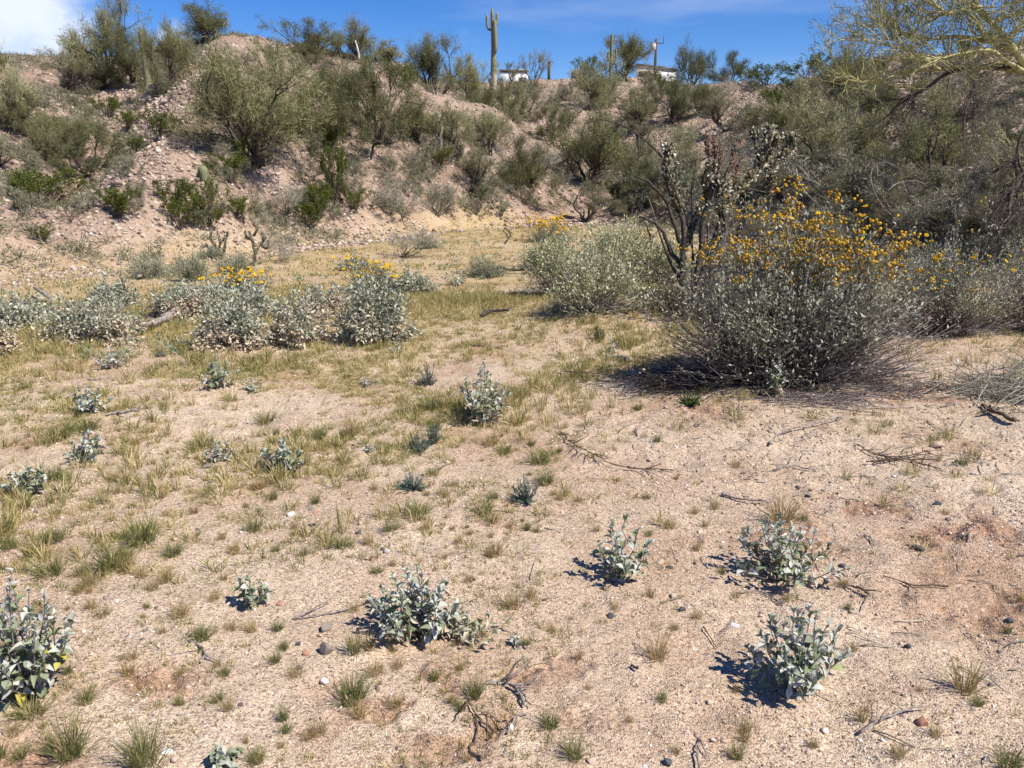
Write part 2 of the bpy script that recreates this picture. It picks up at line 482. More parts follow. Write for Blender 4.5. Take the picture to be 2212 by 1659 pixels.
def terrain_mat():
    m, nt, N, L, out = new_mat('desert_soil')
    g = N.new('ShaderNodeNewGeometry'); pos = g.outputs['Position']

    def noise(s, d=4, ro=0.55):
        n = N.new('ShaderNodeTexNoise'); n.inputs['Scale'].default_value = s; n.inputs['Detail'].default_value = d; n.inputs['Roughness'].default_value = ro
        L.new(pos, n.inputs['Vector']); return n.outputs['Fac']

    def vor(s, feat='F1'):
        v = N.new('ShaderNodeTexVoronoi'); v.inputs['Scale'].default_value = s; v.feature = feat
        L.new(pos, v.inputs['Vector']); return v

    def mix(f, a, b, mode='MIX'):
        x = N.new('ShaderNodeMixRGB'); x.blend_type = mode
        for i, s in enumerate((f, a, b)):
            if isinstance(s, (int, float)): x.inputs[i].default_value = s
            elif isinstance(s, tuple): x.inputs[i].default_value = (*s, 1)
            else: L.new(s, x.inputs[i])
        return x.outputs[0]

    def rmp(src, stops, interp='LINEAR'):
        r = ramp(N, stops, interp); L.new(src, r.inputs[0]); return r.outputs[0]
    ah = N.new('ShaderNodeAttribute'); ah.attribute_name = 'hill'
    ag = N.new('ShaderNodeAttribute'); ag.attribute_name = 'grass'
    sand = rmp(noise(1.3, 5), [(0.3, (.42, .285, .185)), (0.43, (.54, .41, .29)), (0.7, (.615, .50, .37))])
    sand = mix(rmp(noise(0.35, 2), [(0.45, (0, 0, 0)), (0.7, (.5, .5, .5))]), sand, (.43, .28, .185))
    v1 = vor(170); sep = N.new('ShaderNodeSeparateColor'); L.new(v1.outputs['Color'], sep.inputs[0])
    grain = rmp(sep.outputs[0], [(0.0, (.24, .22, .21)), (0.16, (.5, .46, .43)), (0.32, (.88, .86, .84)), (0.75, (1.06, 1.04, 1.02)), (1.0, (1.42, 1.42, 1.42))])
    ac = N.new('ShaderNodeAttribute'); ac.attribute_name = 'churn'
    sand = mix(ac.outputs['Fac'], sand, rmp(noise(9, 4, .6), [(0.3, (.30, .18, .11)), (0.6, (.43, .285, .19))]))
    sand = mix(0.55, sand, rmp(noise(5, 6, .65), [(0.32, (.72, .70, .68)), (0.62, (1.1, 1.1, 1.1))]), 'MULTIPLY')
    sand = mix(0.8, sand, grain, 'MULTIPLY')
    v2 = vor(55); sep2 = N.new('ShaderNodeSeparateColor'); L.new(v2.outputs['Color'], sep2.inputs[0])
    peb = rmp(sep2.outputs[1], [(0.0, (.12, .11, .105)), (0.25, (.30, .24, .2)), (0.5, (.55, .45, .36)), (0.8, (.46, .30, .23)), (1, (.7, .64, .56))])
    pm = N.new('ShaderNodeMath'); pm.operation = 'LESS_THAN'; L.new(v2.outputs['Distance'], pm.inputs[0])
    pth = rmp(sep2.outputs[2], [(0.66, (0, 0, 0)), (1.0, (.42, .42, .42))]); L.new(pth, pm.inputs[1])
    sand = mix(pm.outputs[0], sand, peb)
    straw = rmp(noise(14, 4), [(0.3, (.28, .20, .075)), (0.5, (.42, .30, .12)), (0.7, (.52, .385, .17))])
    gm = N.new('ShaderNodeMath'); gm.operation = 'MULTIPLY'; L.new(ag.outputs['Fac'], gm.inputs[0])
    L.new(rmp(noise(6, 5, .7), [(0.35, (.2, .2, .2)), (0.6, (.85, .85, .85))]), gm.inputs[1])
    sand = mix(gm.outputs[0], sand, straw)
    # hillside: pinkish soil with pale stones
    hill = rmp(noise(0.8, 6, .6), [(0.3, (.25, .175, .125)), (0.48, (.38, .27, .20)), (0.7, (.48, .36, .28))])
    v3 = vor(9); s3 = N.new('ShaderNodeSeparateColor'); L.new(v3.outputs['Color'], s3.inputs[0])
    st = rmp(s3.outputs[1], [(0, (.22, .15, .11)), (0.35, (.34, .25, .19)), (0.75, (.50, .40, .32)), (1, (.62, .54, .45))])
    hm = N.new('ShaderNodeMath'); hm.operation = 'LESS_THAN'; L.new(v3.outputs['Distance'], hm.inputs[0]); L.new(rmp(s3.outputs[2], [(0.3, (0, 0, 0)), (1, (.5, .5, .5))]), hm.inputs[1])
    hill = mix(hm.outputs[0], hill, st)
    hill = mix(0.6, hill, rmp(noise(28, 3), [(0.3, (.6, .6, .6)), (0.7, (1.3, 1.3, 1.3))]), 'MULTIPLY')
    col = mix(ah.outputs['Fac'], sand, hill)
    p = N.new('ShaderNodeBsdfPrincipled'); p.inputs['Roughness'].default_value = 0.95; p.inputs['Specular IOR Level'].default_value = 0.1
    L.new(col, p.inputs['Base Color'])
    b1 = N.new('ShaderNodeBump'); b1.inputs['Strength'].default_value = 0.9; b1.inputs['Distance'].default_value = 0.004; b1.invert = True
    L.new(v1.outputs['Distance'], b1.inputs['Height'])
    b2 = N.new('ShaderNodeBump'); b2.inputs['Strength'].default_value = 0.6; b2.inputs['Distance'].default_value = 0.02
    L.new(noise(35, 5, .65), b2.inputs['Height']); L.new(b1.outputs[0], b2.inputs['Normal'])
    b3 = N.new('ShaderNodeBump'); b3.inputs['Distance'].default_value = 0.10; b3.invert = True
    L.new(v3.outputs['Distance'], b3.inputs['Height']); L.new(b2.outputs[0], b3.inputs['Normal'])
    hs = N.new('ShaderNodeMath'); hs.operation = 'MULTIPLY'; hs.inputs[1].default_value = 0.8
    L.new(ah.outputs['Fac'], hs.inputs[0]); L.new(hs.outputs[0], b3.inputs['Strength'])
    L.new(b3.outputs[0], p.inputs['Normal']); L.new(p.outputs[0], out.inputs[0])
    return m


M = {}
M['soil'] = terrain_mat()
M['silver'] = leafmat('silver_leaf', [(0, (.25, .28, .18)), (.3, (.39, .41, .32)), (.65, (.48, .49, .42)), (.96, (.58, .58, .52)), (.985, (.46, .42, .12))], .15, .1)
M['silver_green'] = leafmat('silver_green_leaf', [(0, (.15, .185, .09)), (.5, (.235, .275, .16)), (.93, (.32, .355, .235)), (.95, (.50, .44, .08))], .22, .1)
M['dry_leaf'] = leafmat('dry_leaf', [(0, (.26, .18, .11)), (.4, (.56, .45, .32)), (1, (.80, .70, .53))], .2, .1)
M['mid_silver'] = leafmat('brittlebush_leaf', [(0, (.19, .21, .12)), (.4, (.36, .38, .27)), (.8, (.54, .54, .42)), (1, (.72, .69, .55))], .2, .15)
M['flower_bush'] = leafmat('flowering_bush_leaf', [(0, (.12, .14, .075)), (.3, (.27, .285, .18)), (.65, (.42, .42, .31)), (1, (.60, .57, .45))], .14, .1)
M['pale_bush'] = leafmat('pale_bush_leaf', [(0, (.17, .185, .085)), (.35, (.33, .34, .18)), (.7, (.53, .515, .31)), (1, (.78, .73, .50))], .2, .1)
M['sage'] = leafmat('sage_leaf', [(0, (.17, .18, .09)), (.5, (.30, .31, .18)), (1, (.44, .43, .29))], .2, .25)
M['bluegreen'] = leafmat('blue_green_leaf', [(0, (.11, .16, .11)), (.5, (.17, .23, .17)), (1, (.26, .31, .24))], .2, .2)
M['green'] = leafmat('green_leaf', [(0, (.06, .11, .03)), (1, (.14, .20, .06))], .3, .1)
M['verde'] = leafmat('palo_verde_twig', [(0, (.095, .10, .045)), (.3, (.18, .18, .08)), (.65, (.29, .28, .135)), (1, (.46, .425, .25))], .12, .6, big=0.2)
M['verde_grey'] = leafmat('grey_green_twig', [(0, (.15, .145, .075)), (.5, (.26, .245, .14)), (1, (.38, .34, .22))], .2, .3, big=0.1)
M['verde_hero'] = leafmat('near_palo_verde_twig', [(0, (.12, .13, .06)), (.5, (.21, .215, .11)), (1, (.33, .32, .19))], .25, .1)
M['creosote'] = leafmat('creosote_leaf', [(0, (.045, .07, .015)), (.5, (.10, .13, .02)), (1, (.20, .21, .045))], .25, .25)
M['grey_twig'] = leafmat('grey_twig', [(0, (.13, .115, .085)), (.5, (.32, .295, .225)), (1, (.56, .52, .42))], .05, .2)
M['grey_brush'] = leafmat('grey_brush', [(0, (.12, .12, .07)), (.5, (.245, .235, .145)), (1, (.44, .41, .29))], .1, .35)
M['brown_twig'] = leafmat('brown_twig', [(0, (.06, .045, .035)), (.5, (.12, .09, .07)), (1, (.22, .18, .15))], .0, .1)
M['stem'] = leafmat('brittle_stem', [(0, (.07, .055, .05)), (.5, (.17, .135, .125)), (1, (.42, .35, .31))], .0, .1)
M['grass_green'] = leafmat('green_grass', [(0, (.12, .145, .045)), (.5, (.20, .215, .075)), (.8, (.34, .30, .13)), (1, (.52, .42, .22))], .3, .3)
M['grass_straw'] = leafmat('straw_grass', [(0, (.18, .17, .06)), (.35, (.34, .26, .11)), (.75, (.50, .38, .18)), (1, (.36, .20, .11))], .3, .3)
M['grass_far'] = leafmat('meadow_grass', [(0, (.10, .135, .035)), (.3, (.23, .24, .07)), (.5, (.42, .345, .135)), (.75, (.62, .48, .23)), (1, (.80, .66, .38))], .3, .0, big=0.4)
M['forb'] = leafmat('meadow_forb', [(0, (.15, .19, .10)), (.6, (.25, .29, .18)), (1, (.36, .39, .28))], .25, .0)
M['orange'] = leafmat('spent_flower', [(0, (.34, .18, .025)), (.5, (.56, .32, .035)), (1, (.76, .48, .05))], .1, .0)
M['yellow'] = leafmat('yellow_petal', [(0, (.72, .42, .01)), (1, (.85, .60, .02))], .3, .0)
M['bark_dark'] = surfmat('dark_bark', [(0.3, (.035, .028, .022)), (0.7, (.13, .105, .085))], 25, bump=.6)
M['bark_verde'] = surfmat('yellow_green_bark', [(0.25, (.24, .21, .08)), (0.5, (.46, .42, .20)), (0.75, (.62, .56, .33))], 16, bump=.4)
M['wood_grey'] = surfmat('weathered_wood', [(0.3, (.13, .10, .085)), (0.5, (.28, .235, .20)), (0.75, (.48, .42, .37))], 60, bump=.5, stretch=(1, 1, .3))
M['wood_brown'] = surfmat('brown_wood', [(0.3, (.07, .045, .03)), (0.7, (.24, .17, .12))], 60, bump=.5)
M['gravel'] = leafmat('gravel_stone', [(0, (.08, .075, .075)), (.14, (.20, .165, .15)), (.3, (.40, .29, .22)), (.65, (.55, .42, .32)), (.88, (.68, .56, .46)), (1, (.80, .74, .68))], .0, .0)
M['scree'] = leafmat('scree_stone', [(0, (.17, .125, .095)), (.3, (.32, .24, .18)), (.7, (.46, .36, .28)), (1, (.60, .50, .41))], .0, .0)


def stone_mat(name, a, b, sc=25): return surfmat(name, [(0.3, a), (0.7, b)], sc, bump=.35, dist=.004)


M['st_grey'] = stone_mat('grey_stone', (.18, .155, .13), (.31, .265, .22))
M['st_white'] = stone_mat('white_quartz', (.62, .55, .5), (.82, .77, .72))
M['st_dark'] = stone_mat('dark_slate_stone', (.055, .055, .06), (.13, .13, .135))
M['st_red'] = stone_mat('reddish_stone', (.36, .17, .11), (.48, .26, .19))
M['st_tan'] = stone_mat('tan_stone', (.40, .29, .21), (.58, .45, .34))
M['st_boulder'] = surfmat('hill_rock', [(0.3, (.20, .14, .10)), (0.55, (.36, .27, .21)), (0.75, (.55, .46, .38))], 3, 6, bump=.8, dist=.08)

# ------------------------------------------------------------------ terrain mesh
def build_terrain():
    th = np.radians(np.concatenate([np.arange(-180, -60, 4.0), np.arange(-60, -38, 0.6), np.arange(-38, 38, 0.085), np.arange(38, 60, 0.6), np.arange(60, 180, 4.0)]))
    r = np.exp(np.concatenate([np.linspace(math.log(1.3), math.log(7), 520, endpoint=False), np.linspace(math.log(7), math.log(62), 420, endpoint=False), np.linspace(math.log(62), math.log(500), 40)]))
    rad = np.tile(r, (len(th), 1)); A = th[:, None]
    X = rad * np.sin(A); Y = rad * np.cos(A); Z = height(X, Y)
    V = np.stack([X, Y, Z], -1).reshape(-1, 3); n, k = X.shape
    idx = np.arange(n * k).reshape(n, k); nx = np.roll(idx, -1, 0)
    Q = np.stack([idx[:, :-1], idx[:, 1:], nx[:, 1:], nx[:, :-1]], -1).reshape(-1, 4)
    base = np.interp(th, GAZ, _BASE)
    rq = np.broadcast_to(r[None, :-1], (n, k - 1)); hillq = (rq > base[:, None] + 0.6).ravel()
    hm = hillmask(X, Y).ravel(); gd = (grass_density(X, Y) * sstep(4, 8, rad)).ravel(); cn = (churn(X, Y) * (1 - hillmask(X, Y))).ravel()
    # disc under the camera
    for nm, sel in (('ground', ~hillq), ('hillside', hillq)):
        q = Q[sel]; used, inv = np.unique(q, return_inverse=True); q2 = inv.reshape(q.shape)
        Vn = V[used]; h2 = hm[used]; g2 = gd[used]; c2 = cn[used]
        me = bpy.data.meshes.new(nm)
        if nm == 'ground':       # close the middle below the camera with a fan
            ring = np.array([np.searchsorted(used, i) for i in idx[:, 0]])
            Vn = np.vstack([Vn, [[0, 0, float(height(0.001, 0.001))]]]); c = len(Vn) - 1
            h2 = np.append(h2, 0); g2 = np.append(g2, 0); c2 = np.append(c2, 0)
            fan = np.stack([np.full(len(ring), c), ring, np.roll(ring, -1)], -1)
        else: fan = np.zeros((0, 3), int)
        nl = q2.size + fan.size
        me.vertices.add(len(Vn)); me.vertices.foreach_set('co', Vn.astype(np.float32).ravel())
        me.loops.add(nl); me.loops.foreach_set('vertex_index', np.concatenate([q2[:, ::-1].ravel(), fan.ravel()]).astype(np.int32))
        me.polygons.add(len(q2) + len(fan))
        me.polygons.foreach_set('loop_start', np.concatenate([np.arange(0, q2.size, 4), q2.size + np.arange(0, fan.size, 3)]).astype(np.int32))
        me.polygons.foreach_set('use_smooth', np.ones(len(q2) + len(fan), dtype=bool))
        me.materials.append(M['soil']); me.update(calc_edges=True)
        for an, arr in (('hill', h2), ('grass', g2), ('churn', c2)):
            at_ = me.attributes.new(an, 'FLOAT', 'POINT'); at_.data.foreach_set('value', arr.astype(np.float32))
        o = obj(nm, me); o['kind'] = 'structure'


build_terrain()

# ------------------------------------------------------------------ gravel and scree (stuff)
def rock_template(seed, sub=0, rough=.25):
    rng = np.random.RandomState(seed); V, T = ico(sub)
    n = rng.normal(size=(5, 3)); k = rng.uniform(.3, .9, 5)
    for a, b in zip(nrm(n), k):          # chop facets
        d = V @ a; V = V - np.maximum(d - b, 0)[:, None] * a * .9
    V = V * (1 + rng.uniform(-rough, rough, (len(V), 1)) * .4)
    return V, T


def rot_random(rng, n, tilt=.6):
    a = rng.uniform(0, 2 * math.pi, n); up = np.stack([rng.normal(0, tilt, n), rng.normal(0, tilt, n), np.ones(n)], 1)
    d = np.stack([np.cos(a), np.sin(a), np.zeros(n)], 1)
    up = nrm(up); d = nrm(d - (d * up).sum(1, keepdims=True) * up)
    return np.stack([np.cross(d, up), d, up], -1)


def build_gravel():
    rng = np.random.RandomState(11); g = Geo()
    for (n, r0, r1, s0, s1) in ((46000, 1.35, 4.2, .0022, .0062), (26000, 3.6, 9, .004, .011), (2600, 1.4, 8, .007, .016)):
        a = np.radians(rng.uniform(-39, 39, n)); u = rng.rand(n); r = np.sqrt(r0 ** 2 + u * (r1 ** 2 - r0 ** 2))
        x = r * np.sin(a); y = r * np.cos(a)
        keep = rng.rand(n) < (0.45 + 1.3 * fbm(x / .4, y / .4, 31) + .2 * sstep(0, 1.5, x)); x = x[keep]; y = y[keep]; m = len(x)
        s = s0 * (s1 / s0) ** (rng.rand(m) ** 1.6)
        z = height(x, y) + s * .15
        for k in range(4):
            w = np.arange(m) % 4 == k; tv, tt = rock_template(100 + k, 0)
            sc = s[w][:, None] * np.stack([rng.uniform(.7, 1.1, w.sum()), rng.uniform(.9, 1.4, w.sum()), rng.uniform(.4, .8, w.sum())], 1)
            V, T = scatter(tv, tt, np.stack([x[w], y[w], z[w]], 1), rot_random(rng, w.sum()), sc); g.add(V, T)
    tag(obj('gravel', g.mesh('gravel', M['gravel'])), 'fine beige, white and dark gravel strewn over the sandy ground', 'gravel', kind='stuff')


def rock_spur(x, y):
    a = np.arctan2(x, y); r = np.hypot(x, y); c = np.interp(r, [15.5, 17.5, 19.5, 22], np.radians([-28, -25, -21.5, -19])); return np.exp(-((a - c) / .075) ** 2) * sstep(14.5, 15.5, r) * (1 - sstep(21, 23, r))


def build_scree():
    rng = np.random.RandomState(12); g = Geo()
    n = 150000
    a = np.radians(rng.uniform(-38, 38, n)); b = np.interp(a, GAZ, _BASE); rd = np.interp(a, GAZ, _RIDGE)
    r = b - 1.2 + (rd - b + 1.5) * rng.rand(n) ** 1.1
    x = r * np.sin(a); y = r * np.cos(a)
    f = fbm(x / 1.6, y / 1.6, 33)
    rocky = rock_spur(x, y)
    keep = rng.rand(n) < (0.46 + 1.1 * f + .9 * rocky); x = x[keep]; y = y[keep]; r = r[keep]; m = len(x)
    s = .012 * (6.0) ** (rng.rand(m) ** 2.8) * np.where(r > 16, 0.75 + r / 50, .7)
    z = height(x, y) + s * .2
    for k in range(4):
        w = np.arange(m) % 4 == k; tv, tt = rock_template(120 + k, 0)
        sc = s[w][:, None] * np.stack([rng.uniform(.7, 1.1, w.sum()), rng.uniform(.9, 1.4, w.sum()), rng.uniform(.45, .9, w.sum())], 1)
        V, T = scatter(tv, tt, np.stack([x[w], y[w], z[w]], 1), rot_random(rng, w.sum(), .5), sc); g.add(V, T)
    tag(obj('scree', g.mesh('scree', M['scree'])), 'loose pale scree and stones covering the slopes', 'scree', kind='stuff')


build_gravel(); build_scree()

# ------------------------------------------------------------------ grass
def tuft_geo(rng, nb, h, spread, w, lean=.55):
    """blades rooted in a small disc; returns verts, tris (base at origin)"""
    a = rng.uniform(0, 2 * math.pi, nb); rr = spread * np.sqrt(rng.rand(nb)) * .35
    base = np.stack([rr * np.cos(a), rr * np.sin(a), -.004 * np.ones(nb)], 1)
    a2 = a + rng.normal(0, .8, nb); L_ = h * rng.uniform(.45, 1.1, nb); ln = np.abs(rng.normal(0, lean, nb))
    d = np.stack([np.sin(ln) * np.cos(a2), np.sin(ln) * np.sin(a2), np.cos(ln)], 1)
    mid = base + d * (L_ * .55)[:, None]
    d2 = nrm(d + np.stack([np.cos(a2), np.sin(a2), -.2 * np.ones(nb)], 1) * rng.uniform(0, .6, nb)[:, None])
    tip = mid + d2 * (L_ * .5)[:, None]
    side = nrm(np.cross(d, rdirs(rng, nb))) * (w * rng.uniform(.6, 1.2, nb))[:, None]
    V = np.stack([base - side * .6, base + side * .6, mid + side * .8, mid - side * .8, tip], 1).reshape(-1, 3)
    t = np.array([(0, 1, 2), (0, 2, 3), (3, 2, 4)])
    T = (t[None] + (np.arange(nb) * 5)[:, None, None]).reshape(-1, 3)
    return V, T


FRONT_LM = [(1340, 1247, 'tall-stemmed silver shrub'), (1690, 1252, 'wide low silver shrub'), (1722, 1480, 'nearest right silver shrub'), (540, 1312, 'leafy silver seedling'), (62, 1500, 'big shrub on the left edge'),
            (895, 1372, 'silver shrub with curled leaves'), (1010, 1372, 'wilted cream shrub'), (1040, 912, 'upright silver shrub'), (470, 834, 'shrub on the earth mound'), (190, 892, 'thin silver shrub'), (197, 994, 'silver sprig shrub'),
            (475, 996, 'whitish small shrub'), (610, 1018, 'shrub with yellow-green heart'), (65, 1066, 'upper left-edge silver shrub'), (890, 1058, 'flat feathery plant'), (1138, 1083, 'feathery cushion plant'), (920, 968, 'feathery pair of plants'),
            (1490, 878, 'bright green leafy plant'), (705, 1412, 'notched grey stone'), (835, 1196, 'white standing stone'), (628, 1113, 'white quartz lump'), (673, 1136, 'dark oval stone'), (700, 1478, 'white angular stone'),
            (820, 1493, 'pinkish round stone'), (1318, 1334, 'dark slate chip'), (1588, 1354, 'whitish flat stone'), (1990, 1562, 'brown oval stone'), (1983, 1187, 'dark grey right stone'), (1440, 1654, 'bottom-edge grey stone'),
            (1330, 1010, 'long curved fallen branch'), (720, 1330, 'thin grey straight stick'), (1600, 1085, 'pale-ended stick'), (1975, 1265, 'straight brown stick'), (1030, 1580, 'dark crooked root'), (1100, 1495, 'frayed root arch'),
            (1920, 1560, 'pale forked driftwood'), (1745, 935, 'bleached split driftwood'), (1940, 990, 'dark broken branch pile'), (360, 1628, 'white flat bottom stone'), (1690, 1130, 'tall dry tuft'), (245, 1228, 'largest green tuft clump'),
            (155, 1634, 'big bottom-left tuft'), (2085, 1492, 'big straw tuft at right')]
HILL_LM = [(228, 120, 'tallest skyline palo verde'), (448, 120, 'forked ridge-top palo verde'), (322, 100, 'short thick saguaro'), (680, 140, 'rounded ridge palo verde'), (778, 110, 'white dead stub'), (555, 340, 'largest near palo verde'),
           (715, 290, 'olive palo verde beside the largest'), (805, 300, 'many-trunked palo verde'), (140, 190, 'crooked-trunk palo verde'), (14, 280, 'left-edge palo verde'), (72, 285, 'gully palo verde'), (100, 340, 'light olive left palo verde'),
           (192, 375, 'broad left palo verde'), (441, 392, 'barrel cactus'), (255, 402, 'orange boulder'), (252, 470, 'creosote below the boulder'), (388, 498, 'dark low creosote'), (455, 487, 'tall narrow creosote'), (525, 478, 'brownish creosote'),
           (690, 472, 'bright-topped creosote'), (727, 440, 'thin climbing creosote'), (105, 435, 'low wide green shrub'), (938, 165, 'fan-shaped palo verde'), (1066, 150, 'tall saguaro'), (1148, 180, 'airy palo verde'), (1243, 160, 'skyline rock pile'),
           (1285, 230, 'dark dense palo verde'), (905, 305, 'small spur palo verde'), (975, 325, 'pale-trunked palo verde'), (1058, 335, 'palo verde at the spur crest'), (1122, 412, 'vase-shaped palo verde'), (1010, 412, 'grey leafless-looking palo verde'),
           (1195, 305, 'valley palo verde'), (1272, 400, 'yellowish arching palo verde'), (1265, 480, 'fuzzy grey-green tree'), (1410, 165, 'second white house'), (1450, 262, 'dark green palo verde under the pole'), (1495, 170, 'round skyline palo verde'),
           (1577, 188, 'windswept skyline palo verde'), (1568, 282, 'twisted-trunk palo verde'), (1672, 300, 'low spreading palo verde'), (1822, 140, 'skyline dead tree'), (1830, 240, 'dark right-slope palo verde'), (1800, 370, 'wide olive palo verde'),
           (2005, 390, 'broad heavy-trunked palo verde'), (1640, 300, 'pale cholla tips'), (1450, 375, 'palo verde behind the cholla'), (1780, 450, 'large leafless shrub'), (1980, 500, 'dark forked branches'), (2165, 480, 'tangled right-edge shrub'),
           (870, 465, 'left meadow-end brush'), (945, 465, 'right meadow-end brush'), (620, 465, 'dead standing sticks'), (36, 553, 'white stone at the slope foot'), (1920, 265, 'half-way olive palo verde'), (2100, 200, 'hanging near-tree limbs'), (2110, 350, 'drooping dark branches')]
USED = set()


def where(px, py, lms, prefix):
    """words that place a thing next to the nearest landmarks"""
    order = sorted(lms, key=lambda l: math.hypot(px - l[0], py - l[1]))
    for n in range(16):
        lx, ly, nm = order[n]; dx = px - lx; dy = py - ly; d = math.hypot(dx, dy)
        if abs(dx) > 1.6 * abs(dy): w = 'left of' if dx < 0 else 'right of'
        elif abs(dy) > 1.6 * abs(dx): w = 'behind' if dy < 0 else 'in front of'
        else: w = ('behind and ' if dy < 0 else 'in front and ') + ('left of' if dx < 0 else 'right of')
        if d < 45: w = 'close ' + w
        t = f'{w} {nm}'
        if (prefix, t) not in USED: USED.add((prefix, t)); return t
    lx, ly, nm = order[0]
    return f'near {nm}'


TUFT = {}
for kind, mat_, n_ in (('green', 'grass_green', 5), ('straw', 'grass_straw', 5)):
    TUFT[kind] = []
    for i in range(n_):
        rng = np.random.RandomState(200 + i + (50 if kind == 'straw' else 0))
        V, T = tuft_geo(rng, 150 if kind == 'green' else 105, .11, .08, .0014, .5)
        g = Geo(); g.add(V, T)
        # a few taller seed stalks with a small head
        nb = 7; Vs, Ts = tuft_geo(rng, nb, .15, .05, .0008, .35); g.add(Vs, Ts, 1)
        tips = Vs.reshape(nb, 5, 3)[:, 4]; tv, tt = stroke(.11)
        V2, T2 = scatter(tv, tt, tips - [0, 0, .012], frames(rdirs(rng, nb, .5, 1)), np.full(nb, .018)); g.add(V2, T2, 1)
        TUFT[kind].append(g.mesh('grass_tuft', [M[mat_], M['grass_straw']]))

# noted tufts: x, y of the foot, height in px, width in px, kind
TUFTS = [(118, 1172, 35, 60, 0), (110, 1244, 52, 90, 0), (245, 1228, 82, 80, 0), (310, 1175, 72, 90, 0), (375, 1200, 42, 55, 0), (275, 1228, 42, 50, 1), (195, 1266, 42, 50, 1),
         (170, 1283, 26, 36, 1), (360, 1258, 44, 42, 1), (197, 1316, 34, 36, 1), (222, 1332, 34, 42, 1), (390, 1333, 48, 60, 1), (437, 1381, 44, 56, 0), (500, 1363, 34, 36, 1), (545, 1365, 38, 36, 1),
         (600, 1362, 26, 36, 0), (596, 1432, 32, 34, 0), (612, 1405, 26, 30, 0), (485, 1461, 26, 34, 0), (470, 1516, 26, 42, 0), (612, 1556, 48, 32, 0), (765, 1412, 66, 50, 0), (800, 1402, 48, 40, 1),
         (860, 1386, 42, 46, 1), (760, 1516, 74, 90, 0), (740, 1185, 40, 50, 0), (797, 1176, 40, 36, 1), (845, 1146, 36, 46, 0), (905, 1114, 46, 66, 0), (683, 1088, 30, 30, 0), (550, 1148, 42, 48, 0),
         (508, 1196, 40, 40, 1), (480, 1166, 24, 26, 1), (655, 1201, 26, 28, 0), (920, 1145, 24, 26, 1), (1025, 1508, 66, 54, 0), (995, 1535, 34, 34, 0), (155, 1634, 120, 110, 0), (312, 1655, 130, 110, 0),
         (70, 1548, 50, 80, 0), (45, 1640, 40, 50, 0), (1070, 1200, 48, 50, 1), (1062, 1130, 34, 40, 1), (993, 1448, 32, 32, 1), (1690, 1130, 78, 84, 1), (1446, 1142, 32, 36, 1), (1420, 1424, 72, 66, 1),
         (1503, 1338, 30, 30, 1), (1457, 1360, 22, 26, 1), (1192, 1366, 28, 30, 1), (1110, 1312, 60, 48, 1), (1148, 1290, 36, 30, 1), (2085, 1492, 92, 80, 1), (2112, 1522, 30, 36, 0), (1240, 1637, 66, 64, 0),
         (1190, 1572, 50, 54, 0), (1610, 1580, 44, 40, 1), (1430, 1516, 30, 32, 0), (1940, 1636, 46, 42, 1), (2178, 1658, 50, 80, 0), (2176, 1368, 28, 26, 0), (2205, 1300, 30, 30, 1), (1135, 1395, 26, 26, 0),
         (120, 1038, 42, 46, 0), (565, 1056, 30, 34, 1), (690, 950, 34, 40, 0), (745, 945, 28, 34, 0), (575, 915, 34, 60, 0), (130, 948, 40, 70, 0), (190, 930, 36, 60, 0), (760, 940, 44, 46, 1),
         (940, 930, 36, 40, 0), (1420, 955, 22, 22, 0), (1500, 1110, 22, 26, 1), (1380, 885, 20, 24, 0), (1545, 1100, 26, 26, 1), (1060, 960, 36, 56, 1), (1090, 980, 30, 50, 0), (935, 885, 50, 60, 0),
         (1165, 1000, 36, 70, 0), (1180, 1045, 40, 60, 0), (960, 1072, 28, 36, 1), (1250, 1085, 22, 26, 1), (1210, 1080, 22, 26, 1), (1405, 1290, 30, 26, 1), (1590, 1010, 24, 30, 1), (2080, 1005, 22, 34, 0),
         (1360, 1560, 18, 20, 1), (1250, 1425, 30, 26, 1), (1590, 1495, 30, 22, 1), (1985, 1495, 20, 22, 1), (1700, 1298, 22, 24, 1), (1590, 1290, 18, 22, 1), (1505, 1190, 30, 26, 1), (1560, 1240, 20, 22, 0),
         (1040, 1375, 20, 30, 1), (30, 1365, 30, 40, 1), (20, 1185, 40, 50, 0), (0, 1640, 46, 46, 0), (550, 1640, 22, 26, 1), (850, 1410, 22, 26, 1), (1270, 1490, 18, 20, 1)]


def put_tuft(p, hm, wm, kind, rng, label, group):
    me = TUFT['green' if kind == 0 else 'straw'][rng.randint(5)]
    o = obj('grass_tuft', me, loc=p); o.rotation_euler = (rng.normal(0, .05), rng.normal(0, .05), rng.uniform(0, 6.28))
    o.scale = (wm / .115, wm / .115, hm / .125)
    tag(o, label, 'grass tuft', group); return o


def clear_of_plants(x, y):
    d = np.ones(len(x), bool)
    for (cx, cy, rr) in AVOID: d &= (x - cx) ** 2 + (y - cy) ** 2 > rr * rr
    return d


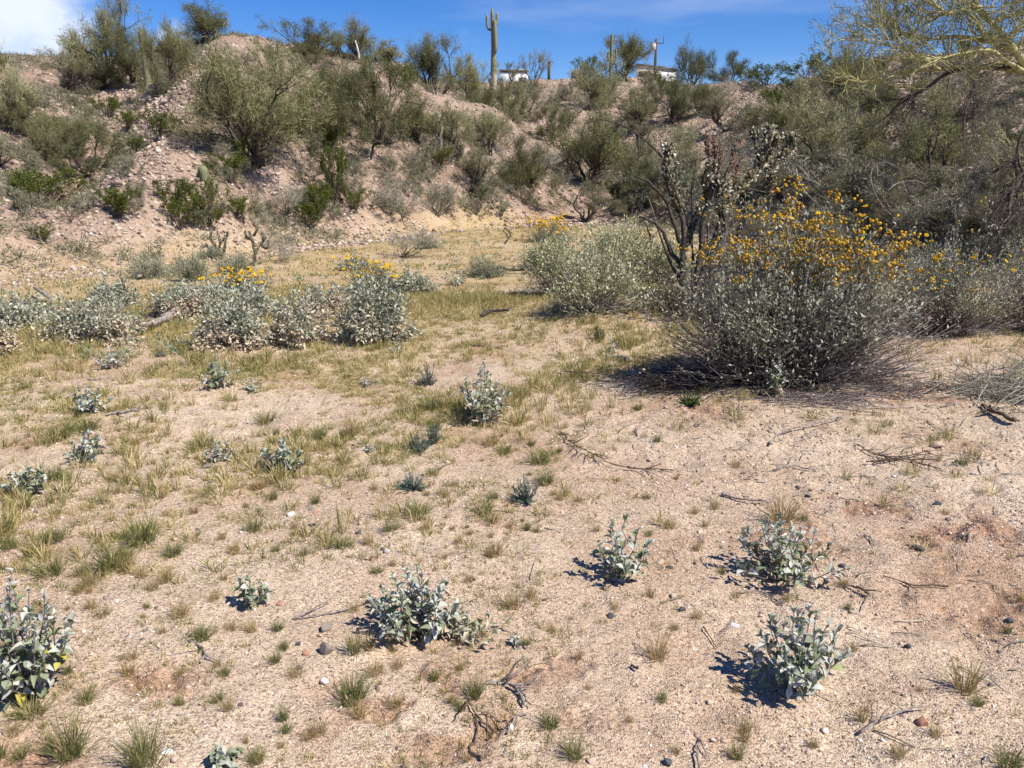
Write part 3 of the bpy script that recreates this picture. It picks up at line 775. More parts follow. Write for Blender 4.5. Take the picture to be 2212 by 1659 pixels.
AVOID = []
def build_tufts():
    rng = np.random.RandomState(5)
    for (px, py, h, w, k) in TUFTS:
        p = place(px, py); s = mpp(p)
        pre = ('tall ' if h > 55 else 'middling ' if h > 34 else 'short ') + ('green' if k == 0 else 'straw') + ' grass tuft'
        put_tuft(p, h * s * 1.12, w * s * 1.0, k, rng, pre + ' ' + where(px, py, [l for l in FRONT_LM if abs(l[0] - px) + abs(l[1] - py) > 8], pre), ('green' if k == 0 else 'straw coloured') + ' grass tufts in the open sand')
    n = 0
    while n < 150:        # small ones in between
        px = rng.uniform(0, 2212); py = 930 + 720 * rng.rand() ** 1.3
        if px > 1150 and rng.rand() < .78: continue
        if vnoise(px / 160, py / 110, 3) < -.12 and rng.rand() < .8: continue
        p = place(px, py); s = mpp(p); k = int(rng.rand() < .72); f = rng.uniform(.5, 1.25)
        put_tuft(p, rng.uniform(.035, .065) * f, rng.uniform(.035, .065) * f, k, rng, (pre := 'tiny ' + ('green' if k == 0 else 'dry') + ' grass sprout') + ' ' + where(px, py, FRONT_LM, pre), 'tiny ' + ('green' if k == 0 else 'dry') + ' grass sprouts in the gravel')
        n += 1


def build_meadow():
    """grass nobody could count, from three metres away to the foot of the slopes"""
    rng = np.random.RandomState(6); g = Geo()
    for (n, r0, r1, nb, h, w, sp) in ((5200, 1.35, 3.6, 20, .032, .0012, .03), (14000, 2.9, 6.5, 22, .052, .0017, .055), (10000, 3.0, 10, 40, .105, .0021, .085), (17000, 5.5, 11, 14, .055, .0030, .09), (16000, 9.5, 24.5, 9, .06, .007, .17)):
        n = int(n * 1.3); a = np.radians(rng.uniform(-52, 52, n)); u = rng.rand(n); r = np.sqrt(r0 ** 2 + u * (r1 ** 2 - r0 ** 2)); x = r * np.sin(a); y = r * np.cos(a)
        gd = grass_density(x, y) * (1 - sstep(44, 52, np.abs(np.degrees(a))))
        if nb == 60: gd = gd * sstep(-.05, .15, fbm(x / .45, y / .45, 44, 2)) * 1.8
        if r1 < 4: gd = gd * 0 + .5 * (1 - .8 * sstep(0, 10, np.degrees(np.arctan2(x, y)))) * (vnoise(x / .5, y / .5, 46) > -.1)
        keep = rng.rand(n) < gd ** 1.3; x = x[keep]; y = y[keep]; r = r[keep]; m = len(x)
        # clumping
        z = height(x, y)
        for k in range(8):
            wk = np.nonzero(np.arange(m) % 8 == k)[0]; tv, tt = tuft_geo(rng, nb, h, sp, w, .6)
            an = rng.uniform(0, 6.28, len(wk)); c, s_ = np.cos(an), np.sin(an); O = np.zeros(len(wk)); I = O + 1
            Rm = np.stack([np.stack([c, -s_, O], 1), np.stack([s_, c, O], 1), np.stack([O, O, I], 1)], 1)
            hs = rng.uniform(.5, 1.3, len(wk)) * (.9 + .9 * fbm(x[wk] / .8, y[wk] / .8, 41, 2)); ws = rng.uniform(.7, 1.2, len(wk))
            V, T = scatter(tv, tt, np.stack([x[wk], y[wk], z[wk]], 1), Rm, np.stack([ws, ws, hs], 1)); g.add(V, T, 0)
    tag(obj('grass', g.mesh('grass', [M['grass_far']])), 'yellowing spring grass carpeting the flat between sand and slope', 'grass', kind='stuff')
    # low blue-green forbs in the meadow
    g = Geo(); n = 1500; a = np.radians(rng.uniform(-38, 14, n)); r = rng.uniform(7, 22, n); x = r * np.sin(a); y = r * np.cos(a)
    keep = (rng.rand(n) < .2 + 1.6 * fbm(x / 1.5, y / 1.5, 52)) & (hillmask(x, y) < .2); x = x[keep]; y = y[keep]; m = len(x); z = height(x, y)
    tv, tt = leaf_simple(.22); q = 26
    P = np.repeat(np.stack([x, y, z], 1), q, 0); s = np.repeat(rng.uniform(.05, .13, m), q)
    d = rdirs(rng, m * q, .0, 1.0); P = P + d * s[:, None] * rng.uniform(.2, .9, (m * q, 1))
    V, T = scatter(tv, tt, P, frames(d + rng.normal(0, .4, d.shape), rng=rng, jitter=.5), .03 + .12 * s); g.add(V, T)
    tag(obj('ground_cover', g.mesh('ground_cover', [M['forb']])), 'low blue-green weeds dotted through the yellow meadow', 'ground cover', kind='stuff')


# ------------------------------------------------------------------ young brittlebush plants with broad silver leaves
def young_plant(seed, h, w, nst, leafsz, green=.3, dry=0.0, lean=0.0, mid=False):
    """returns (stem geo, leaf geo)"""
    rng = np.random.RandomState(seed); N = 7
    a = np.arange(nst) * 2.4 + rng.normal(0, .35, nst); rad = np.sqrt(np.linspace(.01, 1, nst)) * rng.uniform(.85, 1.05, nst)
    top = np.stack([rad * np.cos(a) * w / 2, rad * np.sin(a) * w / 2, h * (1 - .6 * rad ** 1.5) * rng.uniform(.8, 1.02, nst)], 1)
    top[:, 0] += lean
    b = np.stack([rng.normal(0, .006 + w * .02, nst), rng.normal(0, .006 + w * .02, nst), np.full(nst, -.01)], 1)
    t = np.linspace(0, 1, N)[None, :, None]
    ctrl = b * .45 + top * .55; ctrl[:, 2] *= .75; ctrl[:, :2] *= 1.25; ctrl[:, 2] *= .9
    P = (1 - t) ** 2 * b[:, None] + 2 * t * (1 - t) * ctrl[:, None] + t * t * top[:, None]
    P[:, 1:-1] += rng.normal(0, .006, (nst, N - 2, 3))
    th = .0032 if not mid else .0028
    V, T = tubes(P, np.tile(np.linspace(th, th * .45, N), (nst, 1)), 5)
    sg = Geo(); sg.add(V, T)
    lg = Geo(); tv, tt = (leaf_simple(.26) if mid else leaf_broad())
    # leaves in a spiral up each stem, crowded at the tip
    nl = 15 if mid else 16
    u = np.tile(1 - np.linspace(0, 1, nl) ** 1.25 * .78, (nst, 1)) + rng.normal(0, .03, (nst, nl)); u = np.clip(u, .1, 1)
    fi = u * (N - 1); i0 = np.clip(fi.astype(int), 0, N - 2); fr = (fi - i0)[..., None]
    si = np.arange(nst)[:, None]
    p0 = P[si, i0]; p1 = P[si, i0 + 1]; pos = p0 * (1 - fr) + p1 * fr; dr = nrm(p1 - p0)
    phi = np.arange(nl)[None] * 2.4 + rng.uniform(0, 6.28, (nst, 1)) + rng.normal(0, .3, (nst, nl))
    ref = nrm(np.cross(dr, np.array([.3, .2, .93]))); b2 = np.cross(dr, ref)
    out = ref * np.cos(phi)[..., None] + b2 * np.sin(phi)[..., None]
    up = .15 + 1.9 * np.clip((u - .72) / .28, 0, 1) + rng.normal(0, .2, u.shape)          # tip leaves point upwards
    d = nrm(out + dr * up[..., None] + np.array([0, 0, .25]))
    sz = leafsz * (0.34 + .72 * np.sin(np.clip((1 - u) * 3.0 + .28, 0, math.pi * .62))) * rng.uniform(.6, 1.15, u.shape)
    n = nst * nl; pos = pos.reshape(n, 3) ; d = d.reshape(n, 3); sz = sz.reshape(n); uu = u.reshape(n)
    Rm = frames(d, np.repeat(dr.reshape(n, 3)[:, :], 1, 0) * .8 + np.array([0, 0, .7]), rng, .28)
    r = rng.rand(n)
    isg = (r < green * (2.0 - uu * 1.75)) ; isd = (rng.rand(n) < dry * 1.6 * (1 - uu) + dry * .25)
    asp = rng.uniform(.75, 1.15, n) * (1.0 if not mid else 1.0)
    SCL = np.stack([sz * asp, sz, sz * rng.uniform(.3, 3.2, n)], 1)
    for k, sel in enumerate((~isg & ~isd, isg & ~isd, isd)):
        if sel.any():
            if k == 2:   # dried leaves hang
                dd = d[sel].copy(); dd[:, 2] -= 1.2; V, T = scatter(tv, tt, pos[sel], frames(dd, rng=rng, jitter=.8), SCL[sel] * [.6, .9, 2.5])
            else: V, T = scatter(tv, tt, pos[sel], Rm[sel], SCL[sel])
            lg.add(V, T, k)
    return sg, lg


YOUNG = [  # x, y foot, top y, width px, stems, leaf m, green, dry, label
    (1340, 1247, 1108, 140, 9, .046, .42, .0, 'small silver-leaved shrub with a tall middle stem casting a shadow on bare gravel'),
    (1690, 1252, 1112, 215, 20, .046, .40, .06, 'wide low silver shrub below the tall dry grass tuft, yellow leaves at its foot'),
    (1722, 1480, 1292, 190, 24, .046, .36, .02, 'dense silver shrub nearest the camera on the right, shadow to its left'),
    (540, 1312, 1235, 66, 4, .042, .65, .0, 'tiny leafy silver seedling alone in gravel left of the wilted shrub'),
    (62, 1500, 1225, 205, 30, .048, .42, .0, 'large silver shrub with big lobed leaves cut off by the left edge'),
    (895, 1372, 1216, 185, 26, .044, .30, .10, 'silver shrub with curled grey-green leaves beside its wilted half'),
    (1040, 912, 780, 112, 17, .055, .50, .16, 'upright silver shrub with brown dried lower leaves in the grass edge'),
    (470, 834, 768, 82, 9, .055, .55, .02, 'green-silver shrub on a small earth mound behind the grass tufts'),
    (190, 892, 832, 84, 10, .045, .35, .05, 'thin silver shrub among grass clumps on the left side'),
    (197, 994, 935, 72, 8, .05, .30, .08, 'silver sprig shrub on sand below the leftmost grass clumps'),
    (475, 996, 952, 62, 9, .034, .02, .12, 'whitish small shrub beside flat grey stone'),
    (610, 1018, 945, 84, 11, .048, .45, .12, 'silver shrub with yellow-green heart in open gravel left of centre'),
    (65, 1066, 1004, 72, 8, .048, .5, .05, 'silver shrub close to the left edge with grass tuft beside it'),
    (242, 792, 750, 72, 9, .045, .25, .05, 'silver shrub growing in the green grass below the brittlebush row'),
    (545, 846, 820, 42, 5, .035, .2, .05, 'very small silver sprig right of the green-silver shrub'),
    (482, 1662, 1640, 44, 4, .04, .3, .0, 'top of a tiny silver seedling at the bottom edge'),
    (862, 762, 736, 34, 5, .04, .2, .1, 'small silver sprig at the foot of the round brittlebush'),
    (1322, 770, 712, 50, 4, .035, .6, .0, 'spindly thin-stemmed seedling beside a short grey log'),
    (985, 616, 583, 62, 12, .06, .3, .0, 'low silver shrub in the yellow meadow left of the pale bushes'),
    (790, 835, 818, 30, 4, .035, .2, .0, 'tiny silver sprig in grass left of the feathery plant'),
    (1110, 1392, 1375, 26, 4, .022, .2, .0, 'tiny grey sprig right of the wilted leaves'),
    (800, 1178 - 200, 962, 26, 4, .02, .2, .0, 'tiny silver sprig between straw tufts in the middle'),
]


def build_young():
    for i, (px, py, ty, w, nst, ls, gr, dry, lab) in enumerate(YOUNG):
        p = place(px, min(py, 1655)); s = mpp(p); h = (py - ty) * s * 1.08; W = w * s * 1.16
        if py - ty < 40 and py > 1600: h = .05
        far = depth_of(p) > 5.5
        sg, lg = young_plant(300 + i, h, W, nst, ls, gr, dry, mid=far)
        root = empty('brittlebush', p, 0)
        tag(root, lab, 'shrub', 'young silver shrubs in the sand')
        obj('stems', sg.mesh('stems', M['stem'], True), root)
        obj('leaves', lg.mesh('leaves', [M['silver'], M['silver_green'], M['dry_leaf']], not far), root)
        AVOID.append((p[0], p[1], W * .4))


def build_wilted():
    """heap of wilted leaves lying right of one shrub"""
    rng = np.random.RandomState(44); p = place(1010, 1372); s = mpp(p)
    root = empty('wilted_shrub', p); tag(root, 'flattened wilted shrub with curled cream leaves lying on gravel', 'shrub')
    n = 16; N = 6; a = rng.uniform(0, 6.28, n); L_ = rng.uniform(.05, .17, n)
    P = np.zeros((n, N, 3)); t = np.linspace(0, 1, N)
    for k in range(n):
        st = np.array([-.09, .02, .01]); e = np.array([rng.uniform(-.08, .13), rng.uniform(-.12, .16), rng.uniform(.0, .05)])
        P[k] = st + (e - st) * t[:, None] + rng.normal(0, .008, (N, 3)); P[k, :, 2] = np.abs(P[k, :, 2]) + .015
    V, T = tubes(P, np.tile(np.linspace(.0025, .0012, N), (n, 1)), 4)
    g = Geo(); g.add(V, T); obj('stems', g.mesh('stems', M['grey_twig']), root)
    m = 150; k = rng.randint(0, n, m); u = rng.randint(1, N, m); pos = P[k, u] + rng.normal(0, .014, (m, 3)); pos[:, 2] = np.abs(pos[:, 2]) * .9 + .004
    tv, tt = leaf_broad(); d = rdirs(rng, m, -.5, .5); sz = rng.uniform(.022, .042, m)
    V, T = scatter(tv, tt, pos, frames(d, rng=rng, jitter=.9), np.stack([sz * .7, sz, sz * 2.6], 1)); g = Geo(); g.add(V, T)
    obj('leaves', g.mesh('leaves', leafmat('wilted_leaf', [(0, (.30, .30, .18)), (.5, (.46, .44, .30)), (1, (.62, .56, .42))], .2, 0), True), root)


# ------------------------------------------------------------------ domed bushes
def dome_bush(seed, W, D, H, nst, nleaf, leaf, leaf_w=.2, leafmats=0, inner=.45, stem_r=.0022, flat=.55, dryfrac=0.0, kink=.03, droop=0.0, base_r=.10, sides=3, zmin=.03, zcut=0.0):
    """stems fan out from a small foot to a domed surface; leaves sit on their outer part.
    returns stems geo, leaves geo, tips (positions, directions)"""
    rng = np.random.RandomState(seed); N = 6
    d = rdirs(rng, nst, zmin, 1); ext = rng.uniform(.72, 1.0, nst) * (1 + .16 * np.sin(3 * np.arctan2(d[:, 1], d[:, 0]) + seed) + .08 * rng.normal(size=nst))
    top = d * ext[:, None] * [W / 2, D / 2, H]; top[:, 2] = np.maximum(top[:, 2], .05 * H)
    bb = rng.normal(0, 1, (nst, 2)) * base_r * np.array([W, D]) * .5; b = np.stack([bb[:, 0], bb[:, 1], np.full(nst, -.01)], 1)
    t = np.linspace(0, 1, N)[None, :, None]
    ctrl = b * .4 + top * .6; ctrl[:, 2] = ctrl[:, 2] * (1 - flat * .5) ; ctrl[:, :2] *= 1.08
    P = (1 - t) ** 2 * b[:, None] + 2 * t * (1 - t) * ctrl[:, None] + t * t * top[:, None]
    P[:, 1:] += rng.normal(0, kink, (nst, N - 1, 3)) * np.linspace(.3, 1, N - 1)[None, :, None] * W * .5
    P[..., 2] = np.maximum(P[..., 2], .0)
    V, T = tubes(P, np.tile(np.linspace(stem_r, stem_r * .5, N), (nst, 1)) * rng.uniform(.7, 1.5, (nst, 1)), sides)
    sg = Geo(); sg.add(V, T)
    k = rng.randint(0, nst, nleaf); u = 1 - (1 - inner) * rng.rand(nleaf) ** 1.35
    fi = u * (N - 1); i0 = np.clip(fi.astype(int), 0, N - 2); fr = (fi - i0)[:, None]
    pos = P[k, i0] * (1 - fr) + P[k, i0 + 1] * fr; dr = nrm(P[k, i0 + 1] - P[k, i0])
    pos = pos + rng.normal(0, .022, pos.shape) * min(1, W)
    pos[:, 2] = np.maximum(pos[:, 2], .02)
    dd = nrm(dr * .9 + rng.normal(0, .75, dr.shape) + [0, 0, .25 - droop])
    if zcut:
        kp = rng.rand(nleaf) < .06 + .94 * sstep(zcut - .2, zcut + .2, pos[:, 2] / H + .3 * vnoise(pos[:, 0] * 3, pos[:, 1] * 3, seed)); pos = pos[kp]; dd = dd[kp]; nleaf = len(pos)
    sz = leaf * rng.uniform(.55, 1.25, nleaf); tv, tt = leaf_simple(leaf_w)
    lg = Geo()
    hh = pos[:, 2] / H; dry = rng.rand(nleaf) < dryfrac * np.clip(1.6 - 2.1 * hh + 1.6 * vnoise(pos[:, 0] * 3.5, pos[:, 1] * 3.5 + pos[:, 2] * 2, seed), 0, 1.4)
    for j, sel in enumerate((~dry, dry)):
        if sel.any():
            e = dd[sel].copy()
            if j: e[:, 2] -= .7
            V, T = scatter(tv, tt, pos[sel], frames(e, rng=rng, jitter=.6), np.stack([sz[sel], sz[sel], sz[sel]], 1)); lg.add(V, T, j)
    return sg, lg, P[:, -1], nrm(P[:, -1] - P[:, -2])


def flowers(seed, tips, n, H, zfrac, r=.011, stalk=(.04, .16), yellow=.15, side=None, spread=.05):
    """flower sprigs (stalk with round heads, some with petals) above the dome; returns one geo per sprig"""
    rng = np.random.RandomState(seed)
    zz = np.percentile(tips[:, 2], zfrac); c = tips[tips[:, 2] > zz]
    if side is not None: c = c[rng.rand(len(c)) < np.clip(side(c), 0, 1)]
    p = c[rng.randint(0, len(c), n)] + rng.normal(0, spread, (n, 3)) * [1, 1, .3]
    L_ = rng.uniform(stalk[0], stalk[1], n); d = nrm(np.stack([rng.normal(0, .2, n), rng.normal(0, .2, n), np.ones(n)], 1) + .25 * nrm(p))
    e = p + d * L_[:, None]; tv, tt = ico(0); lv, lt = leaf_simple(.3); res = []
    for i in range(n):
        g = Geo(); P = np.stack([p[i] - d[i] * .05, (p[i] + e[i]) / 2 + rng.normal(0, .006, 3), e[i]]); V, T = tubes(P[None], np.full((1, 3), .0013), 3); g.add(V, T, 0)
        if rng.rand() >= yellow:
            k = rng.randint(1, 4); q = e[i] + rng.normal(0, r * 1.2, (k, 3)); V, T = scatter(tv, tt, q, rot_random(rng, k), r * rng.uniform(.7, 1.15, k)); g.add(V, T, 1)
        else:
            V, T = scatter(tv, tt, e[i:i + 1], rot_random(rng, 1), np.full(1, r * .75)); g.add(V, T, 1)
            up = nrm(np.array([rng.normal(0, .5), rng.normal(-.2, .5), 1.])); x = nrm(np.cross(up, [1, .1, .2])); z = np.cross(up, x); a = np.arange(8)[:, None] * math.pi / 4
            dd = x * np.cos(a) + z * np.sin(a) + up * .2; V, T = scatter(lv, lt, np.repeat(e[i:i + 1], 8, 0), frames(dd, np.repeat(up[None], 8, 0)), np.full(8, r * 2.1)); g.add(V, T, 2)
        res.append(g)
    return res


def add_flowers(root, fl):
    mats = [M['verde_hero'], M['orange'], M['yellow']]
    for g in fl[:100]: obj('flower', g.mesh('flower', mats), root)
    if len(fl) > 100:
        G = Geo()
        for g in fl[100:]:
            for V, T, m in zip(g.V, g.T, g.M): G.V.append(V); G.T.append(T + G.n); G.M.append(m)
            G.n += g.n
        obj('flowers', G.mesh('flowers', mats), root)['kind'] = 'stuff'


def put_bush(name, p, geos, label, cat, group=None, rz=0):
    root = empty(name, p, rz); tag(root, label, cat, group)
    for nm, g, mats, sm in geos:
        if g.n: obj(nm, g.mesh(nm, mats, sm), root)
    AVOID.append((p[0], p[1], 0.2)); return root


BUSH = [  # x, foot y, top y, width px, kind, label, density
    (178, 748, 640, 215, 'dry', 'wide brittlebush with cream dried leaves along its lower half, left of the log'),
    (18, 712, 628, 150, 'silver', 'silver brittlebush cut by the left edge behind the dry one'),
    (-12, 770, 690, 70, 'dry', 'dry brown-leaved brittlebush poking in at the left edge'),
    (232, 668, 606, 120, 'silver', 'smaller silver brittlebush behind the left dry brittlebush'),
    (372, 692, 615, 130, 'dry', 'pale brittlebush growing behind the fallen log'),
    (490, 758, 640, 150, 'dry', 'tall brittlebush with brown base right of the fallen log'),
    (505, 690, 612, 170, 'silver', 'silver brittlebush just below the bright yellow flowers'),
    (420, 655, 612, 110, 'silver', 'low silver brittlebush between grey bush and log'),
    (635, 752, 640, 135, 'dry', 'whitish brittlebush between the brown-based one and the round one'),
    (690, 690, 615, 120, 'dry', 'dull brittlebush behind the whitish one'),
    (800, 742, 600, 158, 'round', 'round dense silver-green brittlebush standing alone at the sand edge'),
    (885, 640, 580, 105, 'silver', 'silver-green brittlebush behind and right of the round brittlebush'),
]


def build_bushes():
    for i, (px, py, ty, w, kind, lab) in enumerate(BUSH):
        p = place(px, py); s = mpp(p); W = w * s * 1.12; H = (py - ty) * s * .95; D = W * .85; p = p + np.array([0, D * .3, 0]); p[2] = float(height(p[0], p[1]))
        area = W * H
        nl = int(5200 * area / .45 + 1200)
        kw = dict(leaf=.040, leaf_w=.25, inner=.34, stem_r=.0026, droop=.1)
        if kind == 'dry': sg, lg, tp, td = dome_bush(400 + i, W, D, H, 220, nl, dryfrac=(.75, .5, .95, .6, 1.0)[i % 5], **kw)
        elif kind == 'silver': sg, lg, tp, td = dome_bush(400 + i, W, D, H, 170, nl, dryfrac=.2, **kw)
        else: sg, lg, tp, td = dome_bush(400 + i, W, D, H, 240, int(nl * 1.2), dryfrac=.3, base_r=.3, **kw)
        put_bush('brittlebush', p, [('stems', sg, [M['stem']], True), ('leaves', lg, [M['mid_silver'], M['dry_leaf']], False)], lab, 'shrub', 'brittlebushes across the middle of the flat')
    # ---- the grey-green rounded bushes behind
    for i, (px, py, ty, w, lab) in enumerate([(315, 602, 543, 100, 'left grey-green sage-like bush above the fallen dry branches'), (412, 608, 538, 92, 'middle grey bush with dark base showing, next to yellow flowers'),
                                              (507, 592, 545, 92, 'right grey-green bush at the foot of the small chollas'), (1190, 525, 478, 130, 'olive bush with rusty flower heads far behind the pale bush'),
                                              (1050, 600, 556, 110, 'low dark green bush left of the pale bush'), (925, 538, 512, 62, 'small blue-green bush in the far meadow'),
                                              (455, 560, 530, 60, 'small pale green bush behind the grey bushes')]):
        p = place(px, py); s = mpp(p); W = w * s; H = (py - ty) * s; D = W * .9
        sg, lg, tp, td = dome_bush(430 + i, W, D, H, 200, int(5200 * W * H / .5 + 800), leaf=.032, leaf_w=.14, inner=.35, stem_r=.004, kink=.04)
        geos = [('stems', sg, [M['grey_twig']], False), ('leaves', lg, [M['sage']], False)]
        rt = put_bush('desert_bush', p + np.array([0, D * .2, 0]), geos, lab, 'bush')
        if i == 3: add_flowers(rt, flowers(77, tp, 90, H, 50, r=.024, yellow=.3))
    # ---- yellow flowering clumps
    for i, (px, py, ty, w, n, fr, lab) in enumerate([(512, 635, 578, 135, 100, .9, 'low clump of bright yellow flowers right of the grey bush'),
                                                    (800, 640, 560, 165, 120, .75, 'brittlebush topped with yellow flowers behind the round brittlebush'),
                                                    (765, 585, 545, 90, 26, .8, 'hazy small bush with few yellow flowers in the meadow')]):
        p = place(px, py); s = mpp(p); W = w * s; H = (py - ty) * s * .85; D = W * .8
        sg, lg, tp, td = dome_bush(450 + i, W, D, H, 160, int(4200 * W * H / .45 + 500), leaf=.038, leaf_w=.2, inner=.3, stem_r=.0026)
        rt = put_bush('flowering_brittlebush', p + np.array([0, D * .3, 0]), [('stems', sg, [M['stem']], True), ('leaves', lg, [M['mid_silver']], False)], lab, 'shrub')
        add_flowers(rt, flowers(470 + i, tp, n, H, 30, r=.0145, stalk=(.02, .08), yellow=fr))
    # ---- pale dense bushes at centre right
    for i, (px, py, ty, w, nst, lab) in enumerate([(1290, 690, 545, 215, 420, 'pale green dense bush with dark woody foot left of the cholla'), (1215, 640, 530, 190, 300, 'pale bush behind and left, reaching over the dark shade'),
                                                  (1335, 610, 485, 260, 380, 'tall pale bush at the back beside the cholla trunk'), (1190, 585, 510, 120, 200, 'small pale bush at the far left of its thicket'),
                                                  (1450, 620, 520, 120, 160, 'thin pale bush behind the cholla trunk')]):
        p = place(px, py); s = mpp(p); W = w * s * 1.12; H = (py - ty) * s * 1.05; D = W * .9
        sg, lg, tp, td = dome_bush(480 + i, W, D, H, nst, int(7800 * W * H / .8 + 1200), leaf=.037, leaf_w=.24, inner=.5, stem_r=.0035, base_r=.16, zcut=.3)
        put_bush('desert_bush', p + np.array([0, D * .3, 0]), [('stems', sg, [M['grey_twig']], True), ('leaves', lg, [M['pale_bush']], False)], lab, 'bush')
    # ---- the big flowering brittlebush, right
    p = place(1715, 845); s = mpp(p); W = 620 * s; H = 365 * s; D = W * .74
    sg, lg, tp, td = dome_bush(500, W, D, H, 2700, 56000, leaf=.031, leaf_w=.20, zcut=.42, inner=.5, stem_r=.0024, base_r=.13, kink=.026, zmin=.07)
    c = p + np.array([.05, D * .24, 0]); c[2] = float(height(c[0], c[1])) - .02
    rt = put_bush('flowering_brittlebush', c, [('stems', sg, [M['stem']], True), ('leaves', lg, [M['flower_bush']], False)], 'huge dome brittlebush with orange flower heads and bare grey stems', 'shrub')
    add_flowers(rt, flowers(501, tp, 900, H, 72, r=.0108, stalk=(.0, .05), yellow=.12, spread=.03, side=lambda c: .3 + .5 * c[:, 0] + .4 * (c[:, 2] > .72 * H) - .3 * (c[:, 1] < -.3)))
    # leafy shoot in front of it
    sg, lg = young_plant(520, .36, .16, 7, .045, .5, .1); pp = place(1672, 862)
    put_bush('brittlebush', pp, [('stems', sg, [M['stem']], True), ('leaves', lg, [M['silver'], M['silver_green'], M['dry_leaf']], True)], 'leafy young shoot standing against the front of the huge bush', 'shrub')
    # ---- right neighbours
    for i, (px, py, ty, w, n, lab) in enumerate([(2085, 735, 520, 270, 46, 'silvery bush with scattered yellow flowers right of the huge bush'), (2290, 730, 500, 260, 40, 'silvery bush leaving the frame at the right edge'), (1985, 700, 560, 170, 26, 'leggy bush wedged behind the huge flowering bush')]):
        p = place(px, py); s = mpp(p); W = w * s * 1.15; H = (py - ty) * s * 1.08; D = W * .8
        sg, lg, tp, td = dome_bush(530 + i, W, D, H, 560, 13000, leaf=.033, leaf_w=.18, inner=.46, stem_r=.0026, base_r=.16, zcut=.36)
        rt = put_bush('flowering_brittlebush', p + np.array([0, D * .3, 0]), [('stems', sg, [M['stem']], True), ('leaves', lg, [M['flower_bush']], False)], lab, 'shrub')
        add_flowers(rt, flowers(540 + i, tp, n, H, 45, r=.012, stalk=(.03, .10), yellow=.55))
    # ---- feathery blue-green plants in the sand
    for i, (px, py, ty, w, lab, rz) in enumerate([(890, 1058, 1018, 84, 'flat feathery blue-green plant with a stick beside it', 0), (1138, 1083, 1022, 84, 'feathery blue-green cushion plant with dry grass behind', 0), (905, 978, 925, 70, 'feathery blue-green plant, left one of a touching pair', 0),
                                                  (938, 958, 908, 46, 'feathery upright plant, right one of a touching pair', 0), (925, 832, 775, 62, 'bushy feathery plant left of the upright silver shrub', 0), (1490, 878, 840, 66, 'small bright green leafy plant at the edge of the big shadow', 0), (1293, 706 + 30, 700, 30, 'small green weed under the pale bush', 0)]):
        p = place(px, py); s = mpp(p); W = w * s; H = (py - ty) * s; rng = np.random.RandomState(550 + i)
        nst = 34; d = rdirs(rng, nst, .15, 1); top = d * [W / 2, W / 2, H] * rng.uniform(.6, 1, (nst, 1)); N = 5; t = np.linspace(0, 1, N)[None, :, None]
        P = t * top[:, None]; P = P * np.stack([t[..., 0] * 0 + 1, t[..., 0] * 0 + 1, .6 + .4 * t[..., 0]], -1) + rng.normal(0, .003, (nst, N, 3))
        V, T = tubes(P, np.full((nst, N), .0013), 3); sg = Geo(); sg.add(V, T); nl = 1500; k = rng.randint(0, nst, nl); u = rng.uniform(.2, 1, nl) * (N - 1); i0 = np.clip(u.astype(int), 0, N - 2); fr = (u - i0)[:, None]
        pos = P[k, i0] * (1 - fr) + P[k, i0 + 1] * fr; dd = rdirs(rng, nl, -.2, 1) + nrm(P[k, i0 + 1] - P[k, i0]); tv, tt = leaf_simple(.13)
        V, T = scatter(tv, tt, pos, frames(dd, rng=rng, jitter=.5), rng.uniform(.011, .018, nl) * (1 if i < 5 else 1.3)); lg = Geo(); lg.add(V, T)
        put_bush('feathery_plant', p, [('stems', sg, [M['stem']], False), ('leaves', lg, [M['bluegreen'] if i < 5 else M['green']], False)], lab, 'plant')


# ------------------------------------------------------------------ branching plants (hill trees, creosote, dead shrubs)
def grow(rng, start, d, L, r, lvl, maxl, out, tips, split=(2, 4), spread=.6, up=.25, wob=.12, ratio=.72, n=5):
    pts = [np.array(start, float)]; d = np.array(d, float)
    for i in range(n - 1):
        d = d + rng.normal(0, wob, 3); d[2] += up * .25; d = d / np.linalg.norm(d); pts.append(pts[-1] + d * L / (n - 1))
    P = np.array(pts); rend = r * (.62 if lvl < maxl else .4)
    out.append((P, np.linspace(r, rend, n)))
    if lvl >= maxl: tips.append(P); return
    for k in range(rng.randint(split[0], split[1] + 1)):
        j = n - 1 if k == 0 else rng.randint(max(1, n // 2 - 1), n)
        a = rng.normal(0, 1, 3); a -= a.dot(d) * d; a /= np.linalg.norm(a) + 1e-9
        nd = d + a * spread * rng.uniform(.5, 1.3); nd[2] += up * .3; nd /= np.linalg.norm(nd)
        grow(rng, P[j], nd, L * ratio * rng.uniform(.8, 1.2), rend * .8, lvl + 1, maxl, out, tips, split, spread, up, wob, ratio, n)


def branch_geo(out, sides=4, minr=0, scale=1):
    g = Geo(); sel = [o for o in out if o[1][0] >= minr]
    if sel: V, T = tubes(np.stack([o[0] for o in sel]), np.stack([o[1] for o in sel]), sides); g.add(V, T)
    return g


